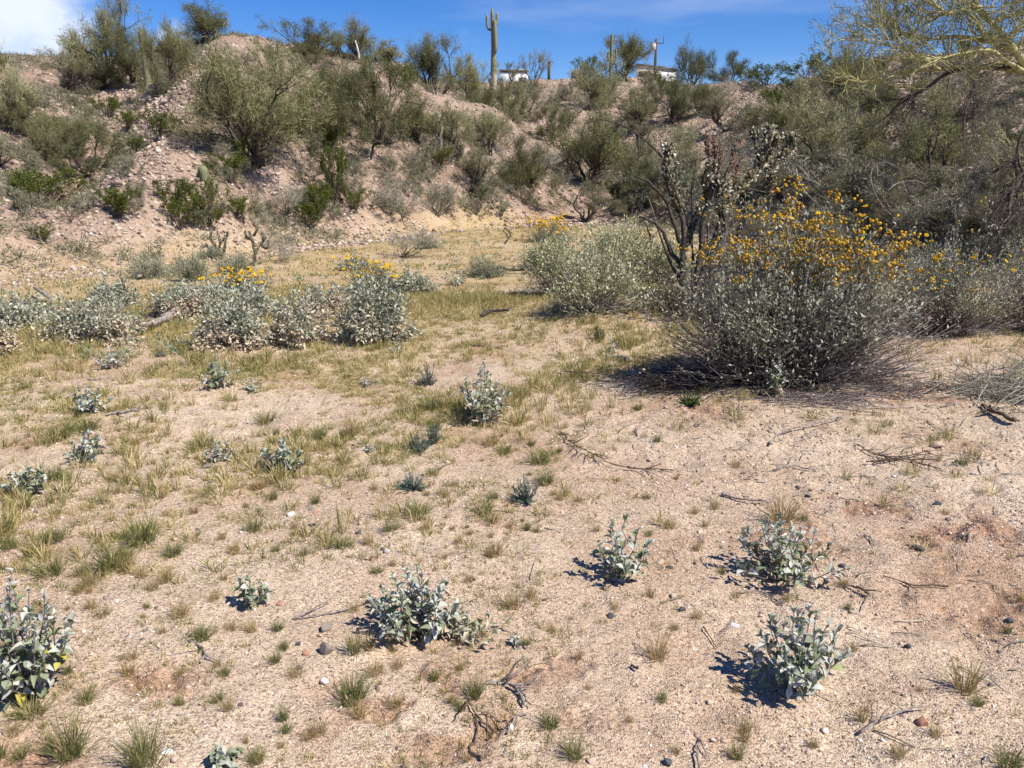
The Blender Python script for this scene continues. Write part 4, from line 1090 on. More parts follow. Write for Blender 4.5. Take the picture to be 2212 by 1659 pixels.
def shrubby(seed, kind):
    """unit plant (about 1 wide, 1 high). returns trunk mesh, crown mesh"""
    rng = np.random.RandomState(seed); out = []; tips = []
    if kind == 'verde':
        nb = rng.randint(5, 8)
        for k in range(nb):
            a = k * 6.28 / nb + rng.normal(0, .4); ln = rng.uniform(.35, .95); ln = rng.uniform(.15, 1.25); d = (math.sin(ln) * math.cos(a), math.sin(ln) * math.sin(a), math.cos(ln))
            grow(rng, (rng.normal(0, .03), rng.normal(0, .03), -.04), d, rng.uniform(.26, .44), .020, 0, 3, out, tips, (3, 4), .8, .12, .15, .70)
        ns, sl, sw, jit, up = 17500, .052, .032, .85, .2; pj = .03
    elif kind == 'sparse':
        for k in range(3):
            a = rng.uniform(0, 6.28); ln = rng.uniform(.2, .8); d = (math.sin(ln) * math.cos(a), math.sin(ln) * math.sin(a), math.cos(ln))
            grow(rng, (0, 0, -.04), d, rng.uniform(.36, .5), .024, 0, 3, out, tips, (2, 4), .7, .2, .15, .68)
        ns, sl, sw, jit, up = 5200, .06, .03, .7, .25; pj = .026
    elif kind == 'creosote':
        for k in range(13):
            a = rng.uniform(0, 6.28); ln = rng.uniform(.1, .75); d = (math.sin(ln) * math.cos(a), math.sin(ln) * math.sin(a), math.cos(ln))
            grow(rng, (rng.normal(0, .04), rng.normal(0, .04), -.03), d, rng.uniform(.45, .6), .010, 0, 2, out, tips, (2, 4), .35, .15, .07, .6)
        ns, sl, sw, jit, up = 3000, .045, .2, .8, .6; pj = .025
    elif kind == 'bare':
        for k in range(8):
            a = rng.uniform(0, 6.28); ln = rng.uniform(.2, 1.0); d = (math.sin(ln) * math.cos(a), math.sin(ln) * math.sin(a), math.cos(ln))
            grow(rng, (rng.normal(0, .03), rng.normal(0, .03), -.03), d, rng.uniform(.35, .5), .013, 0, 3, out, tips, (2, 4), .7, .12, .16, .68)
        ns, sl, sw, jit, up = 2600, .08, .03, .8, .2; pj = .03
    elif kind == 'dome':
        for k in range(16):
            a = rng.uniform(0, 6.28); ln = rng.uniform(.1, 1.35); d = (math.sin(ln) * math.cos(a), math.sin(ln) * math.sin(a), math.cos(ln))
            grow(rng, (rng.normal(0, .05), rng.normal(0, .05), -.03), d, rng.uniform(.35, .5), .010, 0, 2, out, tips, (2, 4), .5, .1, .1, .6)
        ns, sl, sw, jit, up = 2600, .075, .09, .8, .2; pj = .03
    TP = np.stack(tips); k = rng.randint(0, len(TP), ns); n = TP.shape[1]; u = rng.rand(ns) ** .7 * (n - 1); i0 = np.clip(u.astype(int), 0, n - 2); fr = (u - i0)[:, None]
    pos = TP[k, i0] * (1 - fr) + TP[k, i0 + 1] * fr + rng.normal(0, pj, (ns, 3)); dr = nrm(TP[k, i0 + 1] - TP[k, i0])
    dd = nrm(dr + rng.normal(0, jit, dr.shape) + [0, 0, up]); tv, tt = stroke(sw)
    V, T = scatter(tv, tt, pos, frames(dd, rng=rng, jitter=1.0), sl * rng.uniform(.5, 1.5, ns))
    bg = branch_geo(out, 4); bv = np.vstack(bg.V)
    lo = np.percentile(V, 4, axis=0); hi = np.percentile(V, 97, axis=0); sx = max(hi[0] - lo[0], hi[1] - lo[1]); cx = (hi + lo) / 2
    S = np.array([1 / sx, 1 / sx, 1 / hi[2]])
    V = V * S; V[:, 2] = np.maximum(V[:, 2], -.02); bv = bv * S
    return bv, np.vstack(bg.T), V, T


PLANTS = {}
def plant_variants():
    for kind, cnt, tm, cm in (('verde', 8, 'bark_dark', 'verde'), ('sparse', 4, 'bark_dark', 'verde_grey'), ('creosote', 5, 'brown_twig', 'creosote'), ('bare', 5, 'grey_twig', 'grey_twig'), ('dome', 6, 'grey_twig', 'grey_brush')):
        L_ = []
        for i in range(cnt):
            bv, bt, V, T = shrubby(600 + i * 7 + len(kind) * 31, kind)
            L_.append((mesh('trunk', bv, bt, M[tm]), mesh('crown', V, T, M[cm])))
        PLANTS[kind] = L_


def put_plant(kind, p, w, h, label, cat, name, group=None, rng=None, v=None):
    L_ = PLANTS[kind]; t, c = L_[rng.randint(len(L_)) if v is None else v % len(L_)]
    root = empty(name, p, rng.uniform(0, 6.28), (w, w, h)); tag(root, label, cat, group)
    root.rotation_euler = (rng.normal(0, .09), rng.normal(0, .09), rng.uniform(0, 6.28))
    obj('trunk' if kind in ('verde', 'sparse') else 'stems', t, root)
    obj('crown' if kind in ('verde', 'sparse') else 'foliage', c, root)
    return root


TREES = [  # kind, foot x, foot y, top y, width px, label, optional distance for those on the skyline
    ('verde', 228, 170, 4, 160, 'tallest palo verde on the left skyline, dense and lopsided', 0),
    ('verde', 290, 178, 66, 110, 'olive palo verde right of the tallest skyline tree', 0),
    ('verde', 355, 205, 70, 110, 'palo verde on the ridge around the short saguaro', 0),
    ('verde', 448, 138, 20, 125, 'forked palo verde on the bare ridge top above the pale rock', 26),
    ('sparse', 395, 150, 60, 80, 'thin palo verde leaning left beside the forked one', 0),
    ('verde', 680, 158, 55, 125, 'rounded palo verde on the ridge left of the white stub', 26),
    ('verde', 612, 210, 98, 130, 'grey-green palo verde with pale trunk below the ridge top', 0),
    ('verde', 555, 350, 152, 260, 'largest olive palo verde on the near slope with dark shade beneath', 0),
    ('verde', 495, 262, 150, 130, 'palo verde rising behind the largest one', 0),
    ('verde', 715, 300, 152, 175, 'olive palo verde just right of the largest one', 0),
    ('verde', 805, 310, 138, 185, 'tall palo verde with several dark trunks on the spur flank', 0),
    ('verde', 765, 155, 52, 95, 'spreading palo verde on the skyline with white dead stub', 27),
    ('verde', 835, 170, 98, 80, 'palo verde at the end of the left ridge where it drops', 26),
    ('sparse', 140, 198, 115, 95, 'palo verde with crooked dark trunk on the pink upper slope', 0),
    ('verde', 228, 195, 138, 80, 'small rounded palo verde beneath the tallest one', 0),
    ('verde', 14, 285, 145, 110, 'palo verde cut by the left edge high on the slope', 0),
    ('verde', 72, 290, 210, 105, 'dark palo verde in the left gully', 0),
    ('verde', 100, 345, 262, 100, 'light olive palo verde left of the rocky spur', 0),
    ('verde', 192, 378, 262, 135, 'broad palo verde on the left slope above the green shrub', 0),
    ('sparse', 0, 360, 300, 80, 'thin bush tree at the left edge half way up', 0),
    ('verde', 938, 172, 88, 98, 'fan-shaped palo verde on the saddle skyline left of the saguaro', 29),
    ('verde', 1018, 210, 128, 92, 'palo verde at the left foot of the tall saguaro', 38),
    ('verde', 1088, 262, 178, 100, 'palo verde on the spur below the tall saguaro', 34),
    ('verde', 1040, 238, 190, 70, 'low palo verde beside the pale spur crest', 32),
    ('sparse', 1105, 186, 138, 50, 'low airy bush tree in front of the first white house', 60),
    ('sparse', 1405, 182, 146, 48, 'low bush tree in front of the second white house', 60),
    ('sparse', 1148, 188, 112, 60, 'airy palo verde right of the first white house', 52),
    ('verde', 1285, 234, 143, 108, 'dark dense palo verde casting black shade on the pink slope', 0),
    ('verde', 1340, 172, 86, 88, 'palo verde wrapped around the second saguaro', 55),
    ('verde', 905, 308, 208, 80, 'small palo verde with bare lower branches on the spur', 0),
    ('verde', 975, 325, 235, 100, 'palo verde with pale crooked trunk below the spur crest', 0),
    ('verde', 1058, 335, 240, 100, 'light palo verde touching the spur crest', 0),
    ('verde', 1122, 414, 308, 98, 'vase-shaped palo verde with thick dark trunks near the wash end', 0),
    ('sparse', 1010, 414, 325, 100, 'grey leafless-looking palo verde left of the vase-shaped one', 0),
    ('verde', 1195, 308, 233, 100, 'palo verde in the valley behind the spur', 0),
    ('verde', 1272, 402, 258, 158, 'yellowish palo verde with arching branches above the wash', 0),
    ('sparse', 1265, 482, 392, 165, 'grey-green fuzzy tree at the end of the yellow meadow', 0),
    ('verde', 1372, 282, 200, 90, 'palo verde on the far slope below the second house', 0),
    ('verde', 1450, 265, 172, 92, 'dark green palo verde below the utility pole', 0),
    ('verde', 1495, 174, 108, 76, 'round light palo verde on the skyline right of the second house', 54),
    ('verde', 1577, 190, 120, 90, 'windswept palo verde on the skyline, second right of the house', 52),
    ('creosote', 1655, 182, 140, 80, 'thin grey-green shrubs on the far skyline dip', 48),
    ('creosote', 1745, 188, 128, 80, 'dark creosote on the skyline where the right slope starts', 40),
    ('bare', 1822, 150, 78, 70, 'leafless dead tree standing up on the right skyline', 38),
    ('verde', 1830, 245, 128, 112, 'dark palo verde on the right slope beneath the dead tree', 0),
    ('sparse', 1568, 284, 198, 84, 'small palo verde with dark twisted trunk in the pink valley', 0),
    ('verde', 1672, 305, 226, 128, 'low spreading olive palo verde above the cholla', 0),
    ('verde', 1800, 372, 228, 180, 'wide olive palo verde right of the cholla arms', 0),
    ('verde', 2005, 395, 215, 205, 'broad palo verde with heavy dark trunks on the right slope', 0),
    ('verde', 1450, 378, 285, 118, 'olive palo verde behind the left cholla arm', 0),
    ('verde', 1370, 440, 340, 110, 'palo verde in the shaded brush left of the cholla', 0),
    ('bare', 1780, 455, 338, 195, 'large grey leafless shrub behind the orange flower heads', 0),
    ('bare', 1925, 450, 345, 130, 'grey leafless shrub right of the larger one', 0),
    ('bare', 1660, 450, 380, 120, 'grey leafless shrub tucked behind the cholla trunk', 0),
    ('bare', 2165, 490, 300, 170, 'dark tangled leafless shrub at the right edge', 0),
    ('bare', 2060, 470, 380, 120, 'dark twiggy shrub left of the tangled one', 0),
    ('bare', 1560, 450, 370, 130, 'tangled grey brush behind the cholla', 0),
    ('verde', 1920, 270, 180, 110, 'olive palo verde half way up the right slope', 0),
    ('sparse', 2080, 250, 160, 120, 'grey palo verde beneath the overhanging limbs', 0),
    ('verde', 1730, 240, 175, 80, 'small palo verde at the left foot of the right slope', 0),
    ('verde', 1530, 240, 190, 70, 'small palo verde in the valley right of the dark green one', 0),
    ('verde', 640, 300, 215, 90, 'palo verde filling the gap behind the largest one', 0),
    ('creosote', 236, 258, 212, 50, 'dark green creosote in the middle of the left slope', 0),
    ('creosote', 345, 305, 240, 64, 'creosote beside the pale rocky spur', 0),
    ('creosote', 252, 472, 408, 74, 'creosote at the slope foot below the orange boulder', 0),
    ('creosote', 388, 498, 422, 66, 'dark creosote low on the rocky spur, left of three', 0),
    ('creosote', 455, 487, 393, 62, 'tall narrow creosote beneath the barrel cactus', 0),
    ('creosote', 525, 478, 428, 60, 'brownish creosote right of the tall narrow one', 0),
    ('creosote', 690, 472, 402, 66, 'creosote with bright green top at the meadow edge', 0),
    ('creosote', 668, 498, 440, 50, 'small dark creosote touching the bright one', 0),
    ('creosote', 727, 447, 318, 52, 'tall thin creosote climbing the gully right of the near spur', 0),
    ('creosote', 105, 440, 368, 130, 'low wide bright green shrub in the left gully', 0),
    ('creosote', 60, 445, 385, 90, 'green shrub left of the low wide one', 0),
    ('creosote', 495, 395, 330, 80, 'dark green shrub in the shade of the largest palo verde', 0),
    ('creosote', 710, 320, 270, 50, 'bright green shrub under the olive palo verdes', 0),
    ('creosote', 1150, 410, 370, 50, 'small dark shrub at the foot of the vase-shaped tree', 0),
    ('bare', 620, 468, 400, 60, 'dead standing sticks at the slope foot', 0),
    ('bare', 870, 470, 388, 105, 'grey brush at the meadow end, left one', 0),
    ('bare', 945, 470, 398, 115, 'grey brush at the meadow end, right one', 0),
    ('bare', 800, 455, 400, 90, 'grey brush under the near slope', 0),
    ('bare', 612, 566, 506, 72, 'fuzzy leafless shrub right of the small chollas', 0),
    ('bare', 868, 556, 498, 92, 'greyish leafless shrub in the yellow meadow', 0),
    ('dome', 1087, 456, 432, 48, 'pale green cushion shrub at the very end of the meadow', 0),
    ('sparse', 1480, 420, 330, 120, 'thin olive palo verde between the cholla arms', 0),
]


def build_trees():
    rng = np.random.RandomState(77)
    for i, (kind, px, py, ty, w, lab, r) in enumerate(TREES):
        p = place_r(px, r) if r else place(px, py)
        s = mpp(p)
        X, Y, Z = raydir(px, ty); ztop = CAMZ + math.hypot(p[0], p[1]) * Z / math.hypot(X, Y)
        H = max(ztop - p[2], .25) * 1.02; W = w * s * 1.08
        nm = {'verde': 'palo_verde_tree', 'sparse': 'palo_verde_tree', 'creosote': 'creosote_bush', 'bare': 'leafless_shrub', 'dome': 'grey_shrub'}[kind]
        cat = {'verde': 'tree', 'sparse': 'tree'}.get(kind, 'shrub')
        put_plant(kind, p, W, H, lab, cat, nm, {'tree': 'palo verde trees on the slopes', 'shrub': 'shrubs on the slopes'}[cat], rng, i)


def build_hill_shrubs():
    rng = np.random.RandomState(88); sky = sorted(PROF); pts = []
    skyx = np.array(sky); skyy = np.array([PROF[c][-1][1] for c in sky])
    n = 0; tries = 0
    while n < 400 and tries < 9000:
        tries += 1
        px = rng.uniform(-30, 2240); y0 = np.interp(px, skyx, skyy) + 8; y1 = np.interp(px, [0, 620, 1160, 1500, 2212], [548, 492, 455, 455, 470])
        py = rng.uniform(y0, y1)
        if vnoise(px / 90, py / 60, 71) < -.16 and rng.rand() < .85: continue
        if any((px - a) ** 2 + ((py - b) * 1.4) ** 2 < 19 ** 2 for a, b in pts): continue
        p = place(px, py); s = mpp(p)
        if rock_spur(p[0], p[1]) > .45 and rng.rand() < .8: continue
        pts.append((px, py)); n += 1
        w = rng.uniform(30, 68) * (1 if py > 300 else .75) * s; h = w * rng.uniform(.45, .75)
        w = min(w, 1.6); h = min(h, 1.0)
        k = rng.rand(); kind = 'dome' if k < .66 else ('bare' if k < .8 else ('creosote' if k < .92 else 'sparse'))
        if kind in ('creosote', 'sparse'): h *= 1.5
        zone = 'left slope' if px < 450 else ('near spur' if px < 900 else ('middle slope below the saguaro' if px < 1250 else ('far slope below the houses' if px < 1700 else 'right slope')))
        look = {'dome': 'small grey cushion shrub', 'bare': 'small leafless twiggy shrub', 'creosote': 'small dark green shrub', 'sparse': 'small olive bush'}[kind]
        put_plant(kind, p, w, h, f'{look} ' + where(px, py, HILL_LM, look), 'shrub', {'dome': 'grey_shrub', 'bare': 'leafless_shrub', 'creosote': 'creosote_bush', 'sparse': 'olive_bush'}[kind], f'{look}s on the {zone}', rng)


def build_foot_brush():
    rng = np.random.RandomState(97)
    for i in range(50):
        px = 1340 + 900 * (i + rng.rand()) / 50; py = rng.uniform(392, 480); p = place(px, py); s = mpp(p)
        if i % 2: py = rng.uniform(478, 545) if px > 1480 else py; p = place(px, py); s = mpp(p)
        kind = ('bare', 'sparse', 'dome', 'sparse')[rng.randint(4)]; w = rng.uniform(70, 140) * s; h = w * rng.uniform(.5, .8)
        look = {'bare': 'tangled leafless grey shrub', 'dome': 'grey rounded shrub', 'sparse': 'olive fuzzy bush'}[kind]
        put_plant(kind, p, w, h, f'{look} ' + where(px, py, HILL_LM, look), 'shrub', {'bare': 'leafless_shrub', 'dome': 'grey_shrub', 'sparse': 'olive_bush'}[kind], 'tangled brush at the foot of the right slope', rng)


def build_brush():
    """dry low brush nobody could count, on the slopes"""
    rng = np.random.RandomState(89); g = Geo(); n = 24000
    a = np.radians(rng.uniform(-38, 38, n)); b = np.interp(a, GAZ, _BASE); rd = np.interp(a, GAZ, _RIDGE); r = b + (rd - b) * rng.rand(n)
    x = r * np.sin(a); y = r * np.cos(a); f = fbm(x / 2.2, y / 2.2, 61) + .22 * sstep(.12, .45, a)
    keep = rng.rand(n) < .20 + 1.5 * f - .8 * rock_spur(x, y); x = x[keep]; y = y[keep]; m = len(x); z = height(x, y); q = 34
    s = np.repeat(rng.uniform(.10, .30, m), q); P = np.repeat(np.stack([x, y, z], 1), q, 0); d = rdirs(rng, m * q, .05, 1)
    P = P + d * s[:, None] * rng.uniform(.0, .5, (m * q, 1)) * [1.4, 1.4, .8]; tv, tt = stroke(.05)
    V, T = scatter(tv, tt, P, frames(d + rng.normal(0, .4, d.shape), rng=rng, jitter=1), s * .55)
    g.add(V, T); tag(obj('dry_brush', g.mesh('dry_brush', [M['grey_brush']])), 'dry grey-brown brush covering parts of the slopes', 'brush', kind='stuff')


# ------------------------------------------------------------------ cacti
def ribbed(path, rad, ribs=14, depth=.13, n=None):
    """column with ribs and a rounded top"""
    n = n or max(10, len(path) * 5); P = resample(path, n); u = np.linspace(0, 1, n)
    R_ = np.interp(u, np.linspace(0, 1, len(rad)), rad)
    Lp = np.linalg.norm(np.diff(P, axis=0), axis=1).sum(); dist = (1 - u) * Lp
    cap = np.clip(dist / (R_ * 1.2), 0, 1); R2 = R_ * np.sqrt(1 - (1 - cap) ** 2) + .002
    sides = ribs * 2; T = nrm(np.gradient(P, axis=0)); a = nrm(np.cross(T, np.array([.2, 1, .1]))); b = np.cross(T, a); ang = np.arange(sides) * math.pi / ribs
    rr = np.where(np.arange(sides) % 2 == 0, 1, 1 - depth * 1.6)
    V = P[:, None] + (R2[:, None] * rr[None])[..., None] * (a[:, None] * np.cos(ang)[None, :, None] + b[:, None] * np.sin(ang)[None, :, None])
    idx = np.arange(n * sides).reshape(n, sides); A = idx[:-1]; B = idx[1:]; A2 = np.roll(A, -1, 1); B2 = np.roll(B, -1, 1)
    return V.reshape(-1, 3), np.vstack([np.stack([A, A2, B2], -1).reshape(-1, 3), np.stack([A, B2, B], -1).reshape(-1, 3)])


def saguaro_mat():
    m, nt, N, L, out = new_mat('saguaro_skin')
    tc = N.new('ShaderNodeTexCoord'); sp = N.new('ShaderNodeSeparateXYZ'); L.new(tc.outputs['Object'], sp.inputs[0])
    nz = N.new('ShaderNodeTexNoise'); nz.inputs['Scale'].default_value = 9; nz.inputs['Detail'].default_value = 4; L.new(tc.outputs['Object'], nz.inputs['Vector'])
    ad = N.new('ShaderNodeMath'); ad.operation = 'MULTIPLY_ADD'; ad.inputs[1].default_value = .5; L.new(nz.outputs['Fac'], ad.inputs[0]); L.new(sp.outputs['Z'], ad.inputs[2])
    mr = N.new('ShaderNodeMapRange'); mr.inputs['From Min'].default_value = 1.55; mr.inputs['From Max'].default_value = 1.95; L.new(ad.outputs[0], mr.inputs['Value'])
    r = ramp(N, [(0, (.46, .40, .29)), (1, (.215, .215, .125))]); L.new(mr.outputs[0], r.inputs[0])
    r2 = ramp(N, [(.3, (.7, .7, .7)), (.7, (1.25, 1.25, 1.2))]); L.new(nz.outputs['Fac'], r2.inputs[0])
    mx = N.new('ShaderNodeMixRGB'); mx.blend_type = 'MULTIPLY'; mx.inputs[0].default_value = 1; L.new(r.outputs[0], mx.inputs[1]); L.new(r2.outputs[0], mx.inputs[2])
    p = N.new('ShaderNodeBsdfPrincipled'); p.inputs['Roughness'].default_value = .8; L.new(mx.outputs[0], p.inputs['Base Color']); L.new(p.outputs[0], out.inputs[0]); return m


def build_cacti():
    sm = saguaro_mat(); sm2 = surfmat('cactus_skin', [(.3, (.14, .15, .075)), (.7, (.27, .27, .15))], 9)
    # tall saguaro
    r = 50; p = place_r(1066, r); s = mpp(p); root = empty('saguaro_cactus', p); tag(root, 'tall saguaro with upturned arms standing against the sky', 'saguaro')

    def up(px, py, off=0):   # local coordinates in the plane of the cactus
        q = at(px, py, depth_of(p) ); return q - p + np.array([0, off, 0])
    V, T = ribbed([np.array([0, 0, -.3]), up(1067, 150) * [1, 0, 1], up(1064, 24) * [1, 0, 1]], [.19, .20, .19, .12, .11, .105]); obj('trunk', mesh('trunk', V, T, sm, None, False), root)
    z = lambda py: up(1066, py)[2]; x = lambda px: (px - 1066) * s
    for (pts, rd) in (([(0, 0, z(72)), (x(1057), 0, z(70)), (x(1054), 0, z(63)), (x(1053), 0, z(40))], .078),
                      ([(0, 0, z(70)), (x(1070), -.05, z(68)), (x(1073.5), -.06, z(60)), (x(1074), -.05, z(37))], .078),
                      ([(x(1066), -.05, z(120)), (x(1070.5), -.2, z(115)), (x(1071), -.24, z(95)), (x(1069), -.2, z(50))], .125)):
        V, T = ribbed(np.array(pts, float), [rd * .8, rd, rd, rd * .9], 11); obj('arm', mesh('arm', V, T, sm), root)
    # second saguaro
    p = place_r(1318, 50); s = mpp(p); root = empty('saguaro_cactus', p); tag(root, 'smaller saguaro half hidden in a palo verde left of the pole', 'saguaro')
    X, Y, Z = raydir(1318, 70); zt = CAMZ + 50 * Z / math.hypot(X, Y) - p[2]
    V, T = ribbed([(0, 0, -.3), (0, 0, zt * .5), (0, 0, zt)], [.10, .105, .09], 12); obj('trunk', mesh('trunk', V, T, sm2), root)
    for (sx, a, b) in ((-.16, .5, .68), (.24, .45, .72)):
        V, T = ribbed([(0, -.05, zt * a), (sx, -.06, zt * a + .1), (sx * 1.1, -.06, zt * b)], [.06, .07, .065], 10); obj('arm', mesh('arm', V, T, sm2), root)
    # short ones
    for (px, r, py, wd, lab) in ((322, 25.5, 62, 15, 'short thick saguaro standing in palo verde on left ridge'),):
        p = place_r(px, r); s = mpp(p); X, Y, Z = raydir(px, py); zt = CAMZ + r * Z / math.hypot(X, Y) - p[2]; root = empty('saguaro_cactus', p); tag(root, lab, 'saguaro')
        V, T = ribbed([(0, 0, -.2), (0, 0, zt * .6), (0, 0, zt)], [wd * s * .5] * 3, 14); obj('trunk', mesh('trunk', V, T, sm2), root)
    p = place(441, 392); s = mpp(p); V, T = ribbed([(0, 0, -.05), (.0, 0, 15 * s), (-.02, 0, 32 * s)], [10 * s, 12 * s, 9.5 * s], 16, .18)
    tag(obj('barrel_cactus', mesh('barrel_cactus', V, T, sm2), None, p), 'squat barrel cactus on the pale rocky spur', 'cactus')


def cholla_arm(P, R_, rng, tip=0.0):
    """jointed stem: dark core set with long tubercles, each with a tuft of spines; returns body V,T, spine V,T"""
    L_ = np.linalg.norm(np.diff(P, axis=0), axis=1).sum(); n = max(8, int(L_ / .03)); Q = resample(P, n); R2 = np.interp(np.linspace(0, 1, n), np.linspace(0, 1, len(R_)), R_)
    R2 = R2 * (1 + .12 * np.sin(np.arange(n) * 1.1 + rng.uniform(0, 6))) ; Q[1:-1] += rng.normal(0, .006, (n - 2, 3))
    g = Geo(); V, T = tubes(Q[None], (R2 * .62)[None], 7); g.add(V, T)
    T_ = nrm(np.gradient(Q, axis=0)); a = nrm(np.cross(T_, np.array([.2, 1, .15]))); b = np.cross(T_, a)
    m = int(L_ / .0042); u = np.linspace(0, n - 1.001, m) + rng.uniform(-.3, .3, m); u = np.clip(u, 0, n - 1.001); i = u.astype(int); f = (u - i)[:, None]
    c = Q[i] * (1 - f) + Q[np.minimum(i + 1, n - 1)] * f; ph = np.arange(m) * 2.399; o = a[i] * np.cos(ph)[:, None] + b[i] * np.sin(ph)[:, None]; r = R2[i]
    tv, tt = ico(0); d = nrm(T_[i] + o * .45); V, T = scatter(tv, tt, c + o * (r * .66)[:, None], frames(d, o), np.stack([r * .20, r * .62, r * .30], 1) * rng.uniform(.7, 1.25, (m, 1))); g.add(V, T)
    k = 5; base = np.repeat(c + o * (r * .9)[:, None] + d * (r * .25)[:, None], k, 0); dd = nrm(np.repeat(o, k, 0) + rng.normal(0, .7, (m * k, 3)) + np.repeat(T_[i], k, 0) * .3)
    sv, st = stroke(.26); keep = rng.rand(m * k) < .06 + .6 * np.repeat(np.clip((u / n - .5) * 2.4, 0, 1), k)
    SV, ST = scatter(sv, st, base[keep], frames(dd[keep], rng=rng, jitter=1), (np.repeat(r, k) * rng.uniform(.35, .8, m * k))[keep])
    return np.vstack(g.V), np.vstack(g.T), SV, ST


def build_cholla():
    rng = np.random.RandomState(91)
    M['cholla'] = leafmat('cholla_skin', [(0, (.035, .03, .018)), (.5, (.11, .095, .055)), (.85, (.24, .21, .13)), (1, (.5, .46, .34))], .0, 0)
    M['cholla_spine'] = leafmat('cholla_spine', [(0, (.26, .23, .14)), (.4, (.56, .52, .38)), (1, (.88, .84, .70))], .1, 0)
    M['cholla_dead'] = leafmat('cholla_dead', [(0, (.10, .06, .04)), (.5, (.20, .125, .085)), (1, (.36, .26, .19))], .1, 0)
    M['cholla_dark'] = surfmat('cholla_trunk', [(.3, (.03, .026, .022)), (.7, (.11, .09, .075))], 30, bump=.6)
    foot = place(1490, 668); D = depth_of(foot); root = empty('cholla_cactus', foot); tag(root, 'tall branching cholla with pale spiny arms and brown dead tips', 'cactus')

    def L_(pts, jit=.25):
        dd = rng.uniform(-jit, jit); return np.array([at(x, y, D + dd * (i / len(pts))) - foot for i, (x, y) in enumerate(pts)])
    dark = Geo()
    for pts, r0, r1 in (([(1490, 690), (1500, 640), (1520, 590), (1545, 545), (1565, 510), (1567, 455)], .040, .028), ([(1500, 660), (1530, 600), (1575, 545), (1592, 515), (1620, 468)], .036, .026),
                        ([(1484, 680), (1480, 620), (1474, 560), (1476, 500), (1474, 465)], .034, .024), ([(1496, 650), (1512, 560), (1515, 500), (1530, 430), (1548, 380)], .038, .026),
                        ([(1478, 600), (1450, 540), (1432, 500), (1410, 478), (1380, 468)], .03, .012), ([(1478, 560), (1462, 500), (1440, 440), (1405, 398), (1370, 380)], .028, .01),
                        ([(1500, 600), (1528, 540), (1560, 500), (1600, 470), (1640, 455)], .025, .012), ([(1545, 545), (1590, 500), (1640, 440), (1675, 412), (1700, 400)], .022, .008),
                        ([(1490, 640), (1440, 610), (1400, 570), (1370, 560)], .02, .008), ([(1500, 650), (1560, 600), (1600, 560), (1630, 540)], .025, .01)):
        P = resample(L_(pts), 14); V, T = tubes(P[None] + rng.normal(0, .006, (1, 14, 3)), np.linspace(r0, r1, 14)[None], 6); dark.add(V, T)
    # long arching bare branches reaching left
    for pts in ([(1478, 480), (1440, 355), (1396, 306), (1375, 288), (1339, 267), (1289, 257), (1266, 264), (1254, 300)], [(1396, 306), (1402, 290), (1412, 272)], [(1375, 288), (1380, 330), (1372, 360)],
                [(1440, 355), (1432, 320), (1425, 300)], [(1339, 267), (1320, 290), (1316, 310)]):
        P = resample(L_(pts, .1), 12); V, T = tubes(P[None], np.linspace(.016, .004, 12)[None], 5); dark.add(V, T)
    obj('trunk', dark.mesh('trunk', [M['cholla_dark']], True), root)
    arms = [([(1567, 460), (1582, 427), (1612, 396), (1643, 355), (1658, 315), (1661, 274)], .040, 0), ([(1646, 350), (1640, 318), (1628, 284)], .034, 0), ([(1655, 335), (1672, 318), (1680, 292)], .03, 0),
            ([(1620, 470), (1643, 434), (1660, 400), (1666, 362), (1699, 328), (1703, 290)], .036, 0), ([(1690, 335), (1712, 312), (1712, 290)], .03, 0), ([(1655, 412), (1668, 395), (1664, 372)], .03, 0),
            ([(1476, 468), (1461, 434), (1446, 396), (1442, 347), (1450, 312)], .042, 0), ([(1455, 410), (1464, 380), (1462, 350)], .03, 0), ([(1563, 470), (1556, 430), (1566, 385)], .045, 0),
            ([(1530, 430), (1526, 390), (1536, 350)], .038, 0), ([(1606, 480), (1612, 440), (1608, 415)], .04, 0), ([(1480, 540), (1500, 480), (1512, 440)], .03, 0),
            ([(1566, 385), (1582, 352), (1588, 325), (1592, 300)], .034, 1), ([(1536, 350), (1530, 320), (1532, 294)], .036, 1), ([(1548, 375), (1556, 345), (1552, 312)], .034, 1), ([(1570, 400), (1592, 375), (1596, 355)], .03, 1),
            ([(1540, 350), (1545, 320), (1540, 300)], .03, 1), ([(1590, 320), (1602, 312), (1604, 303)], .026, 1)]
    for pts, r, dead in arms:
        r = r * (.72 if dead else 1)
        V, T, SV, ST = cholla_arm(L_(pts, .3), [r * 1.2, r * 1.55, r * 1.4], rng)
        g = Geo(); g.add(V, T, 0); g.add(SV, ST, 1); o = obj('arm', g.mesh('arm', [M['cholla_dead'] if dead else M['cholla'], M['cholla_dead'] if dead else M['cholla_spine']]), root)
        if dead: o['label'] = 'brown dead arm'
    # small leaves and thin twigs of a bush tangled in it
    g = Geo(); out = []; tips = []
    for (px, py) in [(1410, 440), (1390, 520), (1500, 350), (1640, 430), (1430, 540), (1590, 420), (1440, 480), (1470, 430), (1500, 420), (1520, 480), (1560, 520), (1600, 480), (1480, 560), (1540, 440), (1620, 500), (1400, 480)]:
        d = rdirs(rng, 1, .0, 1)[0]; grow(rng, at(px, py, D + rng.uniform(-.3, .3)) - foot, d, .30, .010, 0, 3, out, tips, (2, 3), .7, .1, .2, .72)
    bg = branch_geo(out, 3); TP = np.stack(tips); n = 1900; k = rng.randint(0, len(TP), n); i0 = rng.randint(0, TP.shape[1], n); pos = TP[k, i0] + rng.normal(0, .03, (n, 3)); tv, tt = leaf_simple(.25)
    V, T = scatter(tv, tt, pos, frames(rdirs(rng, n, -.5, 1), rng=rng, jitter=.8), rng.uniform(.014, .026, n)); g.add(V, T)
